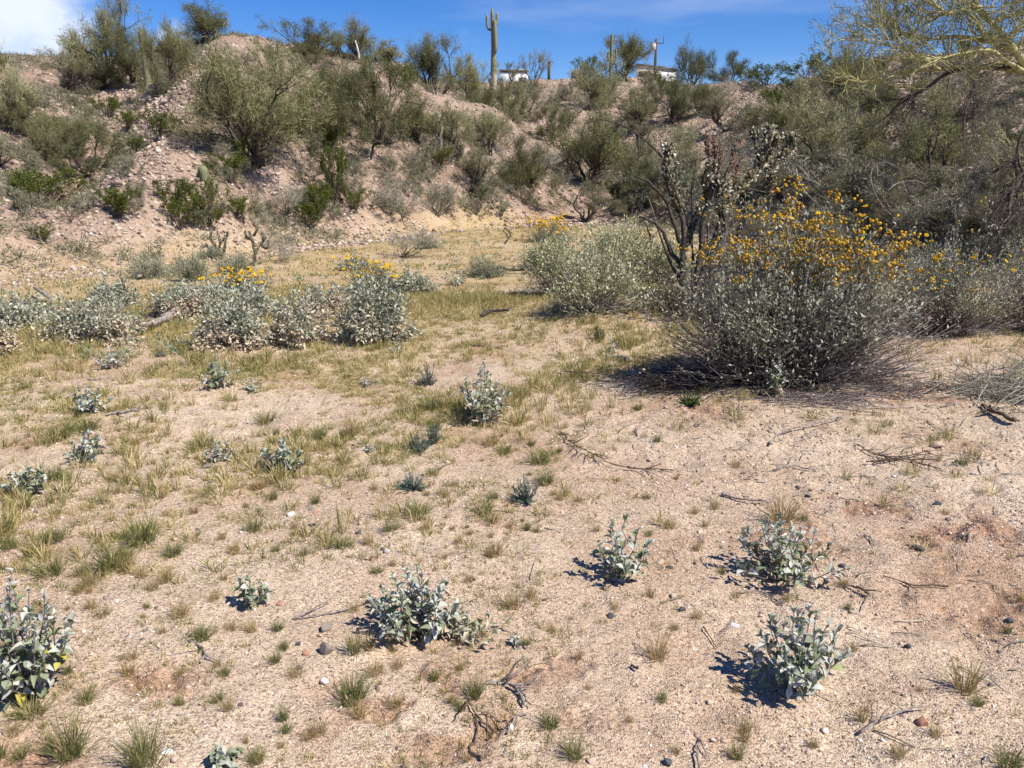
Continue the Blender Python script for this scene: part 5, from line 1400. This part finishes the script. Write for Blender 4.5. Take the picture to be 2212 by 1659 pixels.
    r2 = empty('tangled_bush', foot + np.array([.1, .15, 0])); tag(r2, 'small-leaved twiggy bush tangled through the tall cholla', 'bush')
    # its own woody foot down to the ground
    fg = []; 
    for k_ in range(9):
        q = out[rng.randint(len(out))][0][0]; fg.append(resample([(rng.normal(0, .1), rng.normal(0, .1), -.05), q * .5 + rng.normal(0, .05, 3), q], 8))
    V, T = tubes(np.stack(fg), np.tile(np.linspace(.012, .006, 8), (9, 1)), 4); bg.add(V, T)
    obj('stems', bg.mesh('stems', [M['brown_twig']]), r2); obj('leaves', g.mesh('leaves', [M['bluegreen']]), r2)
    # dark dead skirt of twigs round the foot
    sg, lg, tp, td = dome_bush(92, 1.5, 1.2, .5, 300, 900, leaf=.03, inner=.6, stem_r=.004, base_r=.2)
    put_bush('leafless_shrub', place(1470, 690) + np.array([0, .2, 0]), [('stems', sg, [M['brown_twig']], False), ('leaves', lg, [M['pale_bush']], False)], 'dark dead skirt of twigs round the foot of the tall cholla', 'shrub')
    # two small chollas in the meadow
    for (fx, fy, arr, lab) in ((549, 575, [[(549, 575), (552, 548), (563, 528), (575, 512)], [(552, 548), (545, 520), (538, 500)], [(563, 528), (578, 535), (580, 520)], [(545, 520), (532, 512), (530, 498)], [(548, 510), (555, 495), (556, 486)], [(570, 518), (566, 504)]], 'small antler-shaped dark cholla right of the grey bushes'),
                               (470, 555, [[(470, 555), (462, 525), (446, 512)], [(470, 555), (475, 520), (470, 500)], [(475, 525), (490, 512), (492, 500)], [(480, 550), (487, 525), (486, 508)], [(462, 530), (455, 510), (456, 500)]], 'small pale cholla left of the antler-shaped one')):
        f = place(fx, fy); Dd = depth_of(f); root = empty('cholla_cactus', f); tag(root, lab, 'cactus')
        for a in arr:
            P = np.array([at(x, y, Dd + rng.uniform(-.1, .1) * (i > 0)) - f for i, (x, y) in enumerate(a)]); V, T, SV, ST = cholla_arm(P, [.03, .028, .024], rng)
            g = Geo(); g.add(V, T, 0); g.add(SV, ST, 1); obj('arm', g.mesh('arm', [M['cholla'], M['cholla_spine']]), root)


# ------------------------------------------------------------------ the near palo verde overhanging from the right
def build_hero_tree():
    rng = np.random.RandomState(95); D = 10.2; foot = place_r(2520, 10.6, 640); root = empty('palo_verde_tree', foot)
    tag(root, 'near palo verde whose yellow-green limbs hang in from the right edge', 'tree')
    limbs = [([(2520, 760), (2500, 500), (2420, 330), (2330, 230), (2240, 160), (2205, 118), (2180, 82), (2150, 45), (2118, 15), (2098, -30)], .085, .022, 0),
             ([(2330, 230), (2260, 175), (2212, 155), (2150, 146), (2085, 146), (2030, 150), (1980, 158), (1930, 164)], .05, .012, 0),
             ([(2205, 118), (2170, 105), (2120, 92), (2070, 82), (2020, 88), (1985, 92)], .03, .008, 0),
             ([(2180, 82), (2140, 78), (2110, 62), (2130, 40), (2125, 20)], .022, .008, 0),
             ([(2118, 15), (2090, 20), (2060, 28), (2030, 20), (2012, 0)], .022, .008, 0),
             ([(2150, 45), (2190, 30), (2212, 20), (2240, 0)], .022, .01, 0),
             ([(2180, 82), (2200, 60), (2220, 50), (2250, 20)], .03, .01, 0),
             ([(2212, 155), (2170, 130), (2140, 112), (2080, 118), (2030, 128), (1960, 124)], .024, .007, 0),
             ([(2085, 146), (2040, 160), (2000, 185), (1965, 205), (1930, 235), (1890, 262), (1860, 282)], .020, .005, 1),
             ([(2150, 146), (2120, 165), (2102, 195), (2092, 225), (2086, 260), (2088, 300), (2094, 330)], .018, .004, 1),
             ([(2102, 195), (2112, 220), (2118, 245), (2110, 270)], .010, .003, 1), ([(1965, 205), (1975, 220), (1985, 240)], .008, .003, 1), ([(2240, 160), (2215, 145), (2170, 142), (2110, 148)], .028, .008, 1),
             ([(1965, 205), (1930, 220), (1905, 225), (1860, 240)], .009, .003, 1), ([(2420, 330), (2300, 350), (2212, 380), (2180, 420), (2150, 455), (2130, 480)], .05, .012, 1), ([(2212, 380), (2190, 410), (2180, 440), (2172, 470), (2160, 480)], .03, .008, 1),
             ([(2330, 230), (2280, 260), (2212, 290), (2195, 340), (2205, 380)], .03, .01, 1)]
    limbs += [([(2030, 150), (1985, 125), (1935, 104), (1885, 98), (1848, 92)], .014, .005, 0), ([(1985, 92), (1935, 62), (1885, 48)], .012, .004, 0), ([(2060, 28), (2005, 38), (1965, 26), (1945, -8)], .012, .004, 0),
              ([(1930, 164), (1890, 175), (1850, 172), (1820, 160)], .010, .004, 0), ([(2330, 360), (2250, 338), (2180, 352), (2120, 388), (2080, 424)], .026, .006, 1), ([(2300, 400), (2230, 432), (2190, 462), (2152, 500), (2132, 524)], .024, .006, 1),
              ([(2190, 352), (2200, 400), (2190, 440), (2170, 490)], .014, .004, 1), ([(2300, 300), (2260, 320), (2225, 360), (2215, 410)], .02, .006, 0)]
    tg = Geo(); dg = Geo(); seeds = []
    for k, (pts, r0, r1, dead) in enumerate(limbs):
        off = rng.uniform(-.5, .5) if k else 0; n = 22
        P = np.array([at(x, y, D + off * min(1, i / 4) + (.25 if x > 2400 else 0)) - foot for i, (x, y) in enumerate(pts)])
        if k == 0: P[0] = (0, 0, -.1)
        P = resample(P, n); P[2:] += np.cumsum(rng.normal(0, .006, (n - 2, 3)), 0)
        V, T = tubes(P[None], (1.35 * np.linspace(r0, r1, n) * rng.uniform(.9, 1.12, n))[None], 7); (dg if dead else tg).add(V, T)
        st = 7 if k == 0 else 2
        for j in range(st, n):
            seeds.append((P[j], nrm(P[min(j + 1, n - 1)] - P[j - 1]), dead, r1))
    out = []; tips = []; outd = []; tipsd = []
    for (p, d, dead, r1) in seeds:
        for q in range((1 if rng.rand() < .9 else 2) if not dead else 1):
            a = rng.normal(0, 1, 3); nd = d * .6 + a * .7 + np.array([-.1, 0, .25 if not dead else -.35]); nd /= np.linalg.norm(nd)
            if dead:
                if rng.rand() < .9: grow(rng, p, nd, rng.uniform(.2, .46), .006, 0, 2, outd, tipsd, (1, 3), .6, -.1, .15, .75)
            else: grow(rng, p, nd, rng.uniform(.22, .48), .0095, 0, 2, out, tips, (2, 3), .6, .2, .16, .75)
    b = branch_geo(out, 4); tg.add(np.vstack(b.V), np.vstack(b.T)); b = branch_geo(outd, 3); dg.add(np.vstack(b.V), np.vstack(b.T))
    obj('trunk', tg.mesh('trunk', [M['bark_verde']], True), root); o = obj('branch', dg.mesh('branch', [M['bark_dark']], True), root); o['label'] = 'dark leafless hanging branches'
    TP = np.stack(tips); ns = 12500; k = rng.randint(0, len(TP), ns); n = TP.shape[1]; u = rng.rand(ns) * (n - 1); i0 = np.clip(u.astype(int), 0, n - 2); fr = (u - i0)[:, None]
    pos = TP[k, i0] * (1 - fr) + TP[k, i0 + 1] * fr + rng.normal(0, .03, (ns, 3)); dr = nrm(TP[k, i0 + 1] - TP[k, i0]); dd = nrm(dr + rng.normal(0, .45, dr.shape) + [0, 0, .25]); tv, tt = stroke(.035)
    V, T = scatter(tv, tt, pos, frames(dd, rng=rng, jitter=1), rng.uniform(.055, .15, ns)); g = Geo(); g.add(V, T); obj('crown', g.mesh('crown', [M['verde_hero']]), root)
    # dark bare branches in the middle distance, right
    f = place(1975, 520); Dd = depth_of(f); r2 = empty('dead_shrub', f); tag(r2, 'dark bare forked branches rising behind the flowers on the right', 'shrub'); out = []; tips = []; g = Geo()
    for pts, r0 in (([(1978, 530), (1981, 505), (1990, 488)], .035), ([(1990, 488), (1960, 468), (1945, 452), (1915, 436), (1880, 438)], .02), ([(1990, 488), (2020, 465), (2050, 440), (2085, 405), (2110, 395)], .022), ([(2020, 465), (2050, 460), (2070, 470), (2095, 490)], .012), ([(1945, 452), (1930, 470), (1925, 490)], .01),
                    ([(2050, 440), (2040, 415), (2020, 395)], .008)):
        P = resample(np.array([at(x, y, Dd) - f for x, y in pts]) + rng.normal(0, .05, (len(pts), 3)) * [0, 1, 0], 12); V, T = tubes(P[None], np.linspace(r0, r0 * .5, 12)[None], 6); g.add(V, T)
        for j in range(3, 12, 2): grow(rng, P[j], nrm(rng.normal(0, 1, 3) + [0, 0, .4]), .2, .006, 0, 2, out, tips, (2, 3), .7, .1, .2, .7)
    b = branch_geo(out, 3); g.add(np.vstack(b.V), np.vstack(b.T)); obj('branches', g.mesh('branches', [M['bark_dark']]), r2)
    f = place(1965, 500); Dd = depth_of(f); r3 = empty('dead_shrub', f); tag(r3, 'bleached arching dead branches behind the dark forked ones', 'shrub'); out = []; tips = []; g = Geo()
    for pts, r0 in (([(1965, 505), (1900, 440), (1878, 385), (1895, 357), (1913, 350), (1930, 355), (1944, 366)], .014), ([(1965, 505), (1915, 430), (1923, 406), (1951, 394), (1976, 391), (1997, 396), (2011, 410)], .016), ([(1965, 505), (2010, 430), (2073, 383), (2105, 371), (2129, 366), (2164, 355)], .014),
                    ([(2129, 366), (2154, 378), (2157, 408)], .008), ([(1895, 357), (1892, 380), (1896, 400)], .007), ([(1951, 394), (1953, 412), (1958, 424)], .007), ([(1965, 505), (1985, 440), (2020, 420), (2060, 425)], .011)):
        P = resample(np.array([at(x, y, Dd) - f for x, y in pts]) + rng.normal(0, .06, (len(pts), 3)) * [0, 1, 0], 14); V, T = tubes(P[None], np.linspace(r0, r0 * .4, 14)[None], 5); g.add(V, T)
        for j in range(4, 14, 3): grow(rng, P[j], nrm(rng.normal(0, 1, 3) + [0, 0, -.2]), .18, .004, 0, 1, out, tips, (2, 3), .7, .0, .2, .7)
    b = branch_geo(out, 3); g.add(np.vstack(b.V), np.vstack(b.T)); obj('branches', g.mesh('branches', [M['wood_grey']]), r3)


# ------------------------------------------------------------------ sticks, logs, stones
def stick(name, pts, r0, r1, mat_, label, twigs=0, seed=0, lift=.006, cat='stick', flat=0.012):
    rng = np.random.RandomState(900 + seed); P0 = [place(x, min(y, 1656)) for x, y in pts]; c = P0[0].copy()
    n = max(8, len(pts) * 6); P = resample(np.array(P0), n); P[:, :2] += np.cumsum(rng.normal(0, .0016, (n, 2)), 0)
    P[:, 2] = height(P[:, 0], P[:, 1]) + lift + r0 * .6 + np.abs(np.cumsum(rng.normal(0, flat * .25, n))) * .6
    rad = np.linspace(r0, r1, n) * rng.uniform(.8, 1.2, n); V, T = tubes((P - c)[None], rad[None], 7); g = Geo(); g.add(V, T)
    for k in range(twigs):
        j = rng.randint(1, n - 1); d = nrm(P[min(j + 1, n - 1)] - P[j - 1]); a = nrm(np.array([rng.normal(), rng.normal(), rng.uniform(.0, .5)])); dd = nrm(d * .8 + a * .7); L_ = rng.uniform(.04, .14) * (1 + 6 * r0)
        m = 6; q = P[j] + dd * np.linspace(0, L_, m)[:, None] + np.cumsum(rng.normal(0, .003, (m, 3)), 0); q[:, 2] = np.maximum(q[:, 2], height(q[:, 0], q[:, 1]) + .003)
        V, T = tubes((q - c)[None], np.linspace(r1 * 1.1, r1 * .4, m)[None], 4); g.add(V, T)
    tag(obj(name, g.mesh(name, [mat_], True), None, c), label, cat)


def build_sticks():
    g, b, d = M['wood_grey'], M['wood_brown'], M['bark_dark']
    stick('fallen_branch', [(1205, 932), (1240, 965), (1300, 1000), (1360, 1018), (1460, 1026)], .002, .0035, b, 'long thin curved branch with a fan of twigs lying in the sand', 26, 1, .01)
    stick('stick', [(630, 1342), (700, 1333), (760, 1320), (812, 1298)], .0022, .004, g, 'thin grey stick leading to the silver shrub', 1, 2)
    stick('stick', [(1558, 1072), (1600, 1085), (1650, 1092)], .008, .003, g, 'short pale-ended stick below the tall dry tuft', 1, 3)
    stick('stick', [(1905, 1248), (1960, 1266), (2045, 1272)], .0025, .004, b, 'straight brown stick on the rough gravel at right', 1, 4)
    stick('stick', [(1815, 1268), (1845, 1278), (1872, 1294)], .003, .005, b, 'short dark stick beside the brown gravel patch', 2, 5)
    stick('stick', [(1590, 1286), (1640, 1284), (1700, 1312)], .003, .002, g, 'thin twig between the two right silver shrubs', 1, 6)
    stick('root_stick', [(1008, 1518), (1028, 1545), (1030, 1580), (1018, 1625), (1045, 1656)], .002, .0042, b, 'dark crooked root running down to the bottom edge', 2, 7)
    stick('root_stick', [(1038, 1545), (1065, 1562), (1092, 1588)], .002, .003, b, 'dark short root right of the crooked one', 1, 8)
    stick('root_stick', [(1050, 1480), (1092, 1482), (1122, 1500), (1132, 1532)], .0025, .005, g, 'grey frayed root arch above a dark hollow', 5, 9, .012)
    stick('stick', [(1095, 1590), (1105, 1560), (1130, 1545)], .004, .002, g, 'pale weathered stub touching the dark roots', 2, 10)
    stick('driftwood', [(1858, 1592), (1890, 1572), (1935, 1548), (1995, 1535)], .005, .002, g, 'pale forked driftwood stick near the bottom right', 4, 11, .01)
    stick('stick', [(1514, 1598), (1513, 1630), (1515, 1658)], .002, .003, g, 'upright-looking grey stick at the bottom edge', 2, 12)
    stick('stick', [(1518, 1365 - 5), (1536, 1385), (1552, 1402)], .003, .002, b, 'short dark twig left of the right silver shrub shadow', 0, 13)
    stick('stick', [(1362, 1440 + 2), (1370, 1450), (1378, 1456)], .004, .003, d, 'tiny dark stick in open gravel', 0, 14)
    stick('driftwood', [(1662, 966), (1690, 942), (1740, 930), (1830, 905)], .007, .003, g, 'bleached split driftwood below the huge bush', 6, 15, .015)
    stick('fallen_branch', [(1850, 966), (1900, 992), (1960, 1000), (2032, 1020)], .004, .003, b, 'pile of dark broken branches on the right sand', 16, 16, .012)
    stick('fallen_branch', [(1870, 1005), (1930, 1000), (2010, 985)], .004, .003, b, 'second broken branch crossing the dark pile', 12, 17, .016)
    stick('log', [(2120, 880), (2145, 898), (2170, 912), (2188, 920)], .008, .014, b, 'split brown log at the edge of the twig heap', 3, 18, .01, 'log')
    stick('log', [(298, 722), (340, 710), (375, 694), (398, 690)], .018, .055, g, 'weathered grey fallen log between the brittlebushes', 3, 19, .05, 'log')
    stick('log', [(1310, 776), (1335, 778), (1362, 784)], .014, .024, g, 'short grey log piece with dark broken end', 2, 20, .01, 'log')
    stick('fallen_branch', [(78, 640), (95, 652), (112, 668)], .022, .018, g, 'pale bleached branch leaning out of left brittlebushes', 2, 21, .10)
    stick('fallen_branch', [(300, 606), (340, 588), (382, 600)], .022, .012, g, 'dry fallen branches under the left grey-green bush', 10, 22, .04)
    stick('fallen_branch', [(242, 660), (275, 668), (270, 640), (262, 610)], .012, .008, d, 'dark bare twig standing in the silver brittlebush', 8, 23, .05)
    stick('fallen_branch', [(1095, 528), (1103, 512), (1090, 498)], .02, .012, d, 'dark forked stick poking from the far meadow', 4, 24, .06)
    stick('fallen_branch', [(1080, 585), (1100, 592), (1150, 590)], .03, .02, d, 'dark wood lying at the left foot of the pale bushes', 8, 25, .04)
    stick('stick', [(228, 900), (260, 896), (300, 892)], .008, .006, g, 'grey stick behind the left grass clumps', 2, 26)
    stick('stick', [(190, 570 + 252), (210, 822), (240, 818)], .006, .005, g, 'small stick on the sandy path at left', 0, 27)
    stick('stick', [(425, 1395), (442, 1420), (430, 1440)], .005, .003, g, 'small grey forked twig left of the stones', 2, 28)
    stick('stick', [(1010, 740 + 5), (1050, 752), (1090, 758)], .006, .005, g, 'pale stick in the thin grass of the centre', 2, 29)
    stick('fallen_branch', [(1040, 690), (1060, 680), (1100, 678)], .02, .012, d, 'dark gnarled wood in the grass left of the pale bush', 6, 30, .02)
    stick('stick', [(910, 1030), (940, 1020), (972, 1008)], .004, .003, g, 'thin stick slanting behind the flat feathery plant', 1, 31)
    stick('stick', [(1250 + 400, 1030), (1700, 1012), (1760, 1020)], .003, .003, g, 'faint grey twig on the right sand', 2, 32)
    rng = np.random.RandomState(33)
    labs = ['dead brush heap with long straight grey stems at the right edge', 'spray of dead stems flattened below the huge bush', 'dead stems fanned out toward the right brush heap']
    for i, (px, py, W, H, n, ax, rng_) in enumerate([(2225, 860, 1.3, .32, 380, 0, 0), (1790, 866, 1.0, .07, 110, 0, 0), (1960, 850, .9, .09, 70, 0, 0), (1500, 835, 1.1, .12, 340, 0, 0)]):
        p = place(px, py)
        sg, lg, tp, td = dome_bush(960 + i, W, W * .55, H, n, 60, leaf=.02, inner=.7, stem_r=.0028, base_r=.5, zmin=-.0, kink=.05)
        put_bush('dead_brush', p + np.array([0, .05, .01]), [('stems', sg, [M['grey_twig'] if i == 0 else (M['brown_twig'] if i == 3 else M['stem'])], False)], (labs + ['dark dead twigs lying in the shade left of the huge bush'])[i], 'dead brush')  # last heap takes the dark twig colour to deepen the huge bush's shadow
    # twig litter, stuff
    g_ = Geo(); n = 900; a = rng.uniform(0, 6.28, n)
    ctr = [(1650, 905, .55, .22), (1850, 900, .7, .25), (2000, 950, .7, .3), (1480, 790, .7, .3), (1290, 720, .7, .3), (1990, 1000, .5, .15), (1900, 1250, .6, .5), (1100, 690, .6, .4), (900, 470, 2, .5)]
    P = []
    for k in range(n):
        c = ctr[rng.randint(len(ctr))]; q = place(c[0], c[1]); x = q[0] + rng.normal(0, c[2]); y = q[1] + rng.normal(0, c[3]); L_ = rng.uniform(.02, .13); m = 4
        xs = x + np.cos(a[k]) * np.linspace(0, L_, m); ys = y + np.sin(a[k]) * np.linspace(0, L_, m); P.append(np.stack([xs, ys, np.zeros(m)], 1))
    P = np.array(P); P[..., 2] = height(P[..., 0], P[..., 1]) + .004; P[:, 1:3, 2] += rng.uniform(0, .01, (n, 2))
    V, T = tubes(P, np.full((n, 4), .0017) * rng.uniform(.6, 1.6, (n, 1)), 3); g_.add(V, T)
    tag(obj('twig_litter', g_.mesh('twig_litter', [M['grey_twig']])), 'scattered dead twig litter around the bushes', 'twig litter', kind='stuff')


STONES = [(705, 1412, 15, 24, 'st_grey', 'upright grey-brown stone with a notch beside a grass tuft'), (703, 1362, 14, 13, 'st_grey', 'tan pointed stone behind the notched one'), (835, 1196, 9, 10, 'st_white', 'white stone standing in gravel'),
          (628, 1113, 9, 8, 'st_white', 'white quartz lump with a dead leaf'), (673, 1136, 12, 5, 'st_dark', 'flat dark oval stone in the middle gravel'), (805, 1212, 8, 8, 'st_red', 'red-orange stone left of the white one'),
          (700, 1478, 12, 10, 'st_white', 'white angular stone by the lower grass tuft'), (820, 1493, 9, 9, 'st_tan', 'pinkish round stone right of the lower grass tuft'), (1318, 1334, 10, 8, 'st_dark', 'dark slate chip in open gravel'),
          (1474, 1320, 8, 7, 'st_dark', 'small dark pebble right of the slate chip'), (1452, 1291, 10, 7, 'st_tan', 'tan stone near the short straw tufts'), (1588, 1354, 11, 8, 'st_white', 'whitish flat stone left of the right silver shrub'),
          (1990, 1562, 20, 11, 'st_red', 'brown oval stone by the forked driftwood'), (1983, 1187, 14, 8, 'st_dark', 'dark grey stone on rough gravel, right'), (1440, 1654, 13, 11, 'st_dark', 'grey stone cut by the bottom edge'),
          (2022, 964, 17, 9, 'st_tan', 'pale slanted stone beyond the branch pile'), (1820, 1222 + 2, 8, 6, 'st_dark', 'small grey stone on the brown ripples'), (662, 1415, 9, 7, 'st_red', 'reddish stone left of the notched one'), (645, 1395, 7, 6, 'st_dark', 'dark pebble in the stone cluster'),
          (757, 1412, 7, 6, 'st_white', 'small white pebble under the tuft'), (605, 1305, 11, 7, 'st_red', 'brownish stone right of the seedling'), (658, 1298, 9, 7, 'st_tan', 'tan pebble between seedling and stick'), (450, 1010, 15, 6, 'st_grey', 'flat grey slab in front of the whitish shrub'),
          (1690 + 335, 1090, 9, 6, 'st_dark', 'dark stone on the far right sand'), (1320 + 425, 1075, 8, 5, 'st_dark', 'dark stone in the middle of the right sand'), (1447, 1228, 8, 7, 'st_dark', 'dark pebble near the tall-stemmed shrub'), (1425, 1216, 10, 7, 'st_tan', 'cream stone right of the tall-stemmed shrub'),
          (132, 1480, 9, 7, 'st_grey', 'grey-green pebble right of the big left shrub'), (360, 1628, 13, 7, 'st_white', 'white flat stone at the bottom left'), (380, 1645, 12, 9, 'st_tan', 'pinkish stone at the bottom left'), (1100, 1575, 10, 10, 'st_white', 'white pebble by the dark roots'),
          (1275, 1648, 12, 7, 'st_tan', 'tan stone between bottom tufts'), (520, 1525, 6, 5, 'st_dark', 'dark pebble low left'), (905, 725, 10, 6, 'st_grey', 'small stone in the thin grass'), (345, 770, 14, 9, 'st_dark', 'dark stone below the fallen log'), (1960, 1400, 8, 7, 'st_dark', 'dark pebble right of the silver shrub'),
          (2180, 1345, 9, 7, 'st_dark', 'dark pebble at the right edge'), (1330, 1245 + 20, 6, 5, 'st_grey', 'grey pebble at the foot of the tall-stemmed shrub'), (672, 1102, 8, 6, 'st_grey', 'grey stone above the dark oval one'), (682, 1108, 7, 5, 'st_red', 'brown stone above the dark oval one')]


def stone_mesh(seed, mat_, sub=2):
    rng = np.random.RandomState(seed); V, T = rock_template(seed, sub, .05)
    V = V * (1 + .12 * fbm(V[:, 0] * 1.7 + 9 + seed, V[:, 1] * 1.7 + V[:, 2] * 1.3 + 5, seed % 50)[:, None]); return mesh('stone', V, T, mat_, None, True)


def build_stones():
    rng = np.random.RandomState(70)
    for i, (px, py, hw, hh, mt, lab) in enumerate(STONES):
        p = place(px, min(py, 1656)); s = mpp(p); o = obj('stone', stone_mesh(700 + i, M[mt]), None, p + np.array([0, 0, hh * s * .35]))
        o.scale = (hw * s, hw * s * .8, hh * s * .95); o.rotation_euler = (rng.normal(0, .2), rng.normal(0, .2), rng.normal(0, .6)); tag(o, lab, 'stone', 'stones lying on the gravel')
    # rocks on the slopes
    for i, (px, py, w, h, lab, r) in enumerate([(255, 402, 30, 22, 'orange-brown boulder on the left flank of the rocky spur', 0), (1243, 160, 26, 27, 'pinkish pile of rock on the skyline left of the dark tree', 57), (450, 142, 22, 14, 'pale block of rock below the ridge-top tree', 0),
                                                (335, 395, 24, 9, 'flat ledge of pale rock in the middle of the spur', 0), (385, 392, 22, 8, 'second flat ledge right of the first', 0), (36, 553, 14, 9, 'white stone at the very foot of the left slope', 0), (246, 487, 9, 8, 'white round stone above the slope foot', 0), (55, 500, 12, 8, 'orange stone low on the left slope', 0),
                                                (1230, 470, 30, 8, 'pale rock at the end of the meadow', 0), (300, 505, 10, 7, 'white stone right of the grey cushion shrub', 0)]):
        p = place_r(px, r) if r else place(px, py); s = mpp(p); o = obj('boulder', stone_mesh(760 + i, M['st_boulder']), None, p + np.array([0, 0, h * s * .3]))
        if r: o.location.z = p[2] + .2
        o.scale = (w * s * .5, w * s * .45, h * s * (.5 if not r else .75)); o.rotation_euler = (.1, .1, i); tag(o, lab, 'boulder')
    # white dead stub on the ridge
    p = place_r(778, 26.5); P = np.array([[(0, 0, -.1), (.02, 0, .25), (-.03, 0, .5), (-.07, 0, .66)]], float); V, T = tubes(P, np.array([[.04, .035, .03, .015]]), 6)
    tag(obj('dead_stump', mesh('dead_stump', V, T, M['st_white'], None, True), None, p), 'white dead stub standing on the ridge in the palo verde', 'stump')
    p = place(880 + 73, 342); P = np.array([[(0, 0, -.1), (0, 0, .3), (.0, 0, .55), (.05, 0, .8)], ], float); V, T = tubes(P, np.array([[.06, .06, .05, .03]]), 6)
    tag(obj('dead_stump', mesh('dead_stump', V, T, M['wood_grey'], None, True), None, p), 'grey broken stump below the spur crest', 'stump')


# ------------------------------------------------------------------ houses and poles
def box(g, x0, x1, y0, y1, z0, z1, m=0):
    V = np.array([(x, y, z) for x in (x0, x1) for y in (y0, y1) for z in (z0, z1)], float)
    Q = [(0, 1, 3, 2), (4, 6, 7, 5), (0, 4, 5, 1), (2, 3, 7, 6), (0, 2, 6, 4), (1, 5, 7, 3)]
    g.add(V, np.array([t for a, b, c, d in Q for t in ((a, b, c), (a, c, d))]), m)


def build_houses():
    wall = surfmat('white_plaster', [(.3, (.80, .79, .77)), (.7, (.88, .87, .85))], 2, bump=.1); roof = surfmat('grey_roof', [(.3, (.20, .185, .17)), (.7, (.32, .29, .27))], 4)
    tanw = surfmat('tan_stucco', [(.3, (.60, .52, .42)), (.7, (.70, .62, .50))], 2, bump=.1); glass = surfmat('dark_window', [(.3, (.03, .035, .04)), (.7, (.06, .07, .08))], 3, rough=.2, spec=.5); fas = surfmat('brown_fascia', [(.3, (.10, .07, .05)), (.7, (.18, .13, .10))], 4)
    R_ = 118
    for (xa, xb, yroof, ybase, lab, gable) in ((1080, 1140, 150, 176, 'flat-roofed white house on the skyline beside the saguaro', 0), (1374, 1460, 136, 172, 'white house with low sloping roof beneath the utility pole', 1)):
        c = place_r((xa + xb) / 2, R_, 160); s = mpp(c); W = (xb - xa) * s; X, Y, Z = raydir((xa + xb) / 2, yroof); zt = CAMZ + R_ * Z / math.hypot(X, Y) - c[2]
        root = empty('house', c, -math.atan2(c[0], c[1])); tag(root, lab, 'house')
        h = zt - .25; g = Geo(); box(g, -W / 2, W / 2, 0, 7, -1.5, h - (.55 if gable else .15)); obj('wall', g.mesh('wall', [tanw if gable else wall]), root)
        g = Geo(); e = .12
        if gable:   # shallow mono-pitched roof falling to the right
            V = np.array([(-W / 2 - e, -.12, zt - .12), (W / 2 + e, -.12, zt - .95), (W / 2 + e, 7.4, zt - .95), (-W / 2 - e, 7.4, zt - .12)]); V = np.vstack([V, V + [0, 0, .12]])
            Q = [(0, 3, 2, 1), (4, 5, 6, 7), (0, 1, 5, 4), (1, 2, 6, 5), (2, 3, 7, 6), (3, 0, 4, 7)]; g.add(V, np.array([t for a, b, c_, d in Q for t in ((a, b, c_), (a, c_, d))]))
            Vw = np.array([(-W / 2, 0.01, h - .55), (W / 2, .01, h - .55), (-W / 2, .01, zt - .14), (-W / 2, 6.99, h - .55), (W / 2, 6.99, h - .55), (-W / 2, 6.99, zt - .14)])
            gg = Geo(); gg.add(Vw, np.array([(0, 1, 2), (3, 5, 4), (0, 2, 5), (0, 5, 3)])); obj('gable', gg.mesh('gable', [tanw]), root)
        else: box(g, -W / 2 - e, W / 2 + e, -.15, 7.4, zt - .2, zt)
        obj('roof', g.mesh('roof', [roof if not gable else fas]), root)
        if gable: g = Geo(); box(g, -W * .22, W * .46, -.04, -.005, -1.4, h - 1.05); obj('white_panel', g.mesh('white_panel', [wall]), root)
        for wx in ((.2,) if not gable else (-.42,)):
            g = Geo(); box(g, W * wx, W * wx + .9, -.05, .03, h - 1.55, h - .8); w_ = obj('window', g.mesh('window', [fas]), root)
            g = Geo(); box(g, W * wx + .08, W * wx + .82, -.07, -.052, h - 1.47, h - .88); obj('pane', g.mesh('pane', [glass]), w_)
    pm = surfmat('pole_wood', [(.3, (.07, .05, .035)), (.7, (.16, .12, .09))], 10); met = surfmat('transformer_metal', [(.3, (.5, .5, .5)), (.7, (.65, .65, .65))], 5, rough=.4)
    for (px, ytop, r, lab, big) in ((1415, 84, 105, 'utility pole with grey transformer above the white house', 1), (1186, 133, 95, 'short brown utility pole on the skyline right of first house', 0)):
        c = place_r(px, r, 150); X, Y, Z = raydir(px, ytop); zt = CAMZ + r * Z / math.hypot(X, Y) - c[2]; root = empty('utility_pole', c); tag(root, lab, 'utility pole')
        V, T = tubes(np.array([[(0, 0, -.5), (0, 0, zt / 2), (0, 0, zt)]]), np.array([[.19, .17, .14]]), 10); obj('pole', mesh('pole', V, T, pm), root)
        if big:
            V, T = tubes(np.array([[(-.38, -.1, zt - 1.35), (-.38, -.1, zt - .95), (-.38, -.1, zt - .5)]]), np.array([[.3, .32, .3]]), 14); obj('transformer', mesh('transformer', V, T, met), root)
            g = Geo(); box(g, -.1, 1.0, -.05, .05, zt - .55, zt - .45); V, T = tubes(np.array([[(.9, 0, zt - .45), (.9, 0, zt - .1), (.9, 0, zt + .5)]]), np.full((1, 3), .035), 6); g.add(V, T); g2 = Geo(); V, T = tubes(np.array([[(-.85, 0, zt - 4.2), (-.85, 0, zt - 3.2), (-.85, 0, zt - 2.8)]]), np.full((1, 3), .035), 6); g2.add(V, T)
            box(g2, -.9, -.1, -.03, .03, zt - 3.3, zt - 3.22); obj('bracket', g2.mesh('bracket', [pm]), root); obj('crossarm', g.mesh('crossarm', [pm]), root)
        else: g = Geo(); box(g, -.12, .5, -.19, -.14, zt - .16, zt - .06); obj('crossarm', g.mesh('crossarm', [pm]), root)


build_young(); build_wilted(); build_bushes(); build_tufts(); build_meadow()
plant_variants(); build_trees(); build_hill_shrubs(); build_foot_brush(); build_brush()
build_cacti(); build_cholla(); build_hero_tree(); build_sticks(); build_stones(); build_houses()
